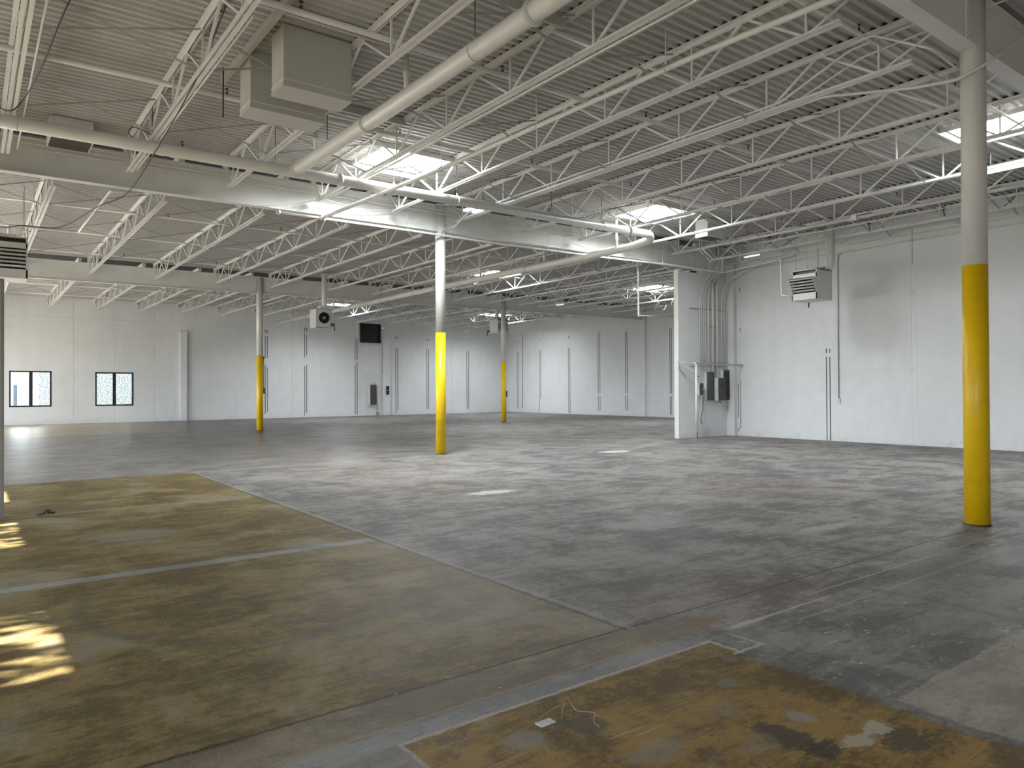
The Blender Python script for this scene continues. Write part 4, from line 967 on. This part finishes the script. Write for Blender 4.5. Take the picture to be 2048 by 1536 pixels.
tag(MB().tube(catm([(19.50, 15.36, 1.36), (19.42, 15.32, .95), (19.29, 15.30, .62), (19.36, 15.30, .47)]), .011, 8).build('looped_cable', M['cable']), 'black cable hanging in front of the white loop', 'cable')
# conduit drop and outlet on the right wall
t = thing('wall_conduit_drop', 'thin vertical conduit ending in a small outlet on the right wall', 'conduit', (XW - .03, 11.56, 0))
MB().tube(rounded([(0, -.25, 5.70), (0, -.03, 5.66), (0, 0, 5.5), (0, .0, 1.30)], .1), .014, 8).build('conduit', M['galv'], t)
MB().box((-.03, -.05, 1.17), (.03, .06, 1.30)).build('outlet', M['heater'], t)
# right wall hanging thin wires in the heater zone
for k, (x, y, z0) in enumerate([(20.0, 8.9, 4.9), (20.6, 11.9, 5.3)]):
    cable([(x, y, 5.85), (x, y, z0)], .006, '%s thin plumb wire hanging before the right wall' % ORD[k])

# ================================================================== THINGS ON THE FAR WALL
t = thing('exhaust_fan', 'large square black exhaust fan high on the far wall', 'fan', (19.98, YF - .12, 4.68))
fr = MB()
for a, b in (((0, 0), (1.40, .05)), ((0, 1.17), (1.40, 1.22)), ((0, 0), (.05, 1.22)), ((1.35, 0), (1.40, 1.22))): fr.box((a[0], -.02, a[1]), (b[0], .12, b[1]))
fr.build('fan_frame', M['black'], t)
MB().box((.04, .10, .04), (1.36, .12, 1.18)).build('shutter', M['black'], t)
fb = MB()
for k in range(5):
    a = k * 2 * pi / 5 + .3; fb.bar((.70 + .07 * cos(a), .03, .61 + .07 * sin(a)), (.70 + .5 * cos(a), .04, .61 + .5 * sin(a)), .18, .01, up=(0, 1, 0))
fb.tube([(.70, -.01, .61), (.70, .08, .61)], .09, 14).build('fan_blades', M['black'], t)
gd = MB()
for k in range(6): gd.bar((.08 + k * .25, -.01, .05), (.08 + k * .25, -.01, 1.17), .012, .012)
gd.build('guard_bars', M['black'], t)
t = thing('wall_control_panel', 'tall narrow olive-grey electrical panel on a plywood patch, far wall', 'electrical panel', (20.28, YF, .30))
MB().box((0, -.015, 0), (1.24, 0, 2.42)).build('backing_board', M['patch'], t)
MB().box((.33, -.22, .40), (.74, -.015, 1.68)).build('enclosure', M['bronze'], t, bevel=.005)
MB().box((.28, -.16, .38), (.33, -.015, 1.66)).build('side_tray', M['heater'], t)
MB().tube([(.75, -.05, 1.55), (.80, -.05, 1.4), (.82, -.05, .9), (.88, -.05, .2), (.88, -.05, -.15)], .014, 6).tube([(.5, -.08, 1.68), (.55, -.08, 1.8), (.68, -.06, 1.82), (.74, -.05, 1.7)], .012, 6).build('feed_conduit', M['galv'], t)
t = thing('switch_box', 'pair of small black switch boxes on the far pilaster', 'switch', (21.74, YF - .16, 1.32))
for z in (.02, .32): MB().box((0, -.08, z), (.17, 0, z + .26)).build('switch_cover', M['black'], t)
tag(MB().tube([(21.16, YF - .05, .5), (21.16, YF - .08, .45)], .03, 8).tube([(21.08, YF - .06, .02), (21.10, YF - .06, .18), (21.24, YF - .06, .18), (21.26, YF - .06, .02)], .015, 6).build('floor_valve', M['rust']), 'small dark valve at the foot of the far wall below the control panel', 'valve')
t = thing('wall_conduit_drop', 'thin dark conduit drop on the far right wall near the corner', 'conduit', (XFR - .03, 41.0, 0))
MB().tube([(0, 0, 5.6), (0, .02, 1.3), (0, .06, .28)], .016, 6).build('conduit', M['rust'], t)

# ================================================================== DEBRIS
tag(MB().box((2.17, 2.665, 0.001), (2.26, 2.715, .006)).build('paper_scrap', M['paper']), 'crumpled scrap of silvery paper on the brown floor patch', 'scrap')
w = catm([(2.30, 2.67, .004), (2.44, 2.80, .03), (2.42, 2.72, .015), (2.40, 2.66, .02), (2.47, 2.62, .006), (2.40, 2.55, .01), (2.39, 2.50, .004)])
tag(MB().tube(w, .0022, 5).tube(catm([(2.22, 2.74, .004), (2.34, 2.77, .012), (2.45, 2.79, .004)]), .002, 5).build('wire_scrap', M['wire']), 'thin tangled wire lying on the brown floor patch', 'wire')
w = catm([(.72, 11.20, .012), (.78, 11.25, .014), (.83, 11.30, .05), (.86, 11.31, .03), (.84, 11.28, .015), (.92, 11.27, .012)])
tag(MB().tube(w, .014, 6).build('bent_scrap', M['cable']), 'small bent black scrap on the floor near the left post', 'scrap')
tag(MB().sphere((.55, 33.9, .06), .07, 10, 6, .8).build('dark_lump', M['black']), 'small dark lump on the floor beside the left post edge, far away', 'debris')

# tree outside the left windows, throws the dappled light
t = thing('outside_tree', 'leafy tree outside the left wall windows', 'tree', (-8.2, 5.6, -.12))
MB().tube([(0, 0, 0), (.05, .1, 1.6), (-.05, .1, 3.0)], [.14, .11, .07], 10).build('trunk', M['bark'], t)
lf = MB()
clumps = [(random.uniform(-2.2, 6.4), random.uniform(3.6, 6.6)) for _ in range(170)]
for k in range(4200):
    cy, cz = random.choice(clumps)
    y = cy + random.gauss(0, .16); z = cz + random.gauss(0, .16); x = random.gauss(0, .5)
    q = random.uniform(.06, .12); th = random.uniform(0, pi); ph = random.uniform(-.8, .8)
    u = Vector((sin(ph) * .6, cos(th), sin(th))).normalized() * q; v = Vector((.3, -sin(th), cos(th))).normalized() * q * .6
    c = Vector((x, y, z)); lf.add([c - u, c + v, c + u, c - v], [(0, 1, 2, 3)])
lf.build('foliage', M['leaf'], t)['kind'] = 'stuff'

# ================================================================== LIGHTING
W = bpy.data.worlds.new('World'); SC.world = W; W.use_nodes = True
nt = W.node_tree; nt.nodes.clear()
bg = nt.nodes.new('ShaderNodeBackground'); ow = nt.nodes.new('ShaderNodeOutputWorld'); nt.links.new(bg.outputs[0], ow.inputs[0])
bg.inputs[0].default_value = (.88, .94, 1.0, 1); bg.inputs[1].default_value = 11.0
sd = bpy.data.lights.new('sun', 'SUN'); sd.energy = 50; sd.angle = radians(.6); sd.color = (1.0, .93, .80)
so = bpy.data.objects.new('sun', sd); COL.objects.link(so)
el = radians(31.5); d = Vector((cos(el), -.02, -sin(el)))
so.rotation_euler = d.to_track_quat('-Z', 'Y').to_euler()
def portal(x, y, z, rot, sx, sy):
    l = bpy.data.lights.new('portal', 'AREA'); l.shape = 'RECTANGLE'; l.size = sx; l.size_y = sy; l.cycles.is_portal = True
    o = bpy.data.objects.new('portal', l); COL.objects.link(o); o.location = (x, y, z); o.rotation_euler = rot
for (y0, y1, z0, z1) in [(4.85, 6.45, .25, 2.50), (9.1, 10.95, .25, 2.50), (12.9, 14.4, .25, 2.50), (-3.7, -.7, 0, 3.6), (17.5, 24.5, .25, 3.5), (28.0, 40.0, .25, 3.5)]:
    portal(XL - .1, (y0 + y1) / 2, (z0 + z1) / 2, (0, -pi / 2, 0), z1 - z0, y1 - y0)
for (x0, x1, z0, z1) in [(1.58, 3.32, .88, 2.65), (5.23, 6.99, .87, 2.62)]: portal((x0 + x1) / 2, YF + .15, (z0 + z1) / 2, (-pi / 2, 0, 0), x1 - x0, z1 - z0)

# ================================================================== CAMERA
f, yaw, pitch, roll = 1445.4, .6450, .00835, -.00455
cam = bpy.data.cameras.new('camera'); co = bpy.data.objects.new('camera', cam); COL.objects.link(co)
cam.sensor_fit = 'HORIZONTAL'; cam.sensor_width = 36.0; cam.lens = f / 2048 * 36; cam.clip_end = 300
fwd = Vector((sin(yaw) * cos(pitch), cos(yaw) * cos(pitch), sin(pitch))); right = Vector((cos(yaw), -sin(yaw), 0)); up = right.cross(fwd)
r2 = right * cos(roll) + up * sin(roll); u2 = -right * sin(roll) + up * cos(roll)
co.matrix_world = Matrix(((r2.x, u2.x, -fwd.x, 0), (r2.y, u2.y, -fwd.y, 0), (r2.z, u2.z, -fwd.z, 1.6), (0, 0, 0, 1)))
SC.camera = co
SC.view_settings.view_transform = 'Standard'; SC.view_settings.look = 'None'; SC.view_settings.gamma = 1; SC.view_settings.use_curve_mapping = False
SC.view_settings.exposure = 0.54
SC.cycles.use_denoising = True
SC.cycles.max_bounces = 6; SC.cycles.diffuse_bounces = 4; SC.cycles.glossy_bounces = 2; SC.cycles.transparent_max_bounces = 6
SC.cycles.use_adaptive_sampling = True; SC.cycles.adaptive_threshold = .05
SC.cycles.caustics_reflective = False; SC.cycles.caustics_refractive = False
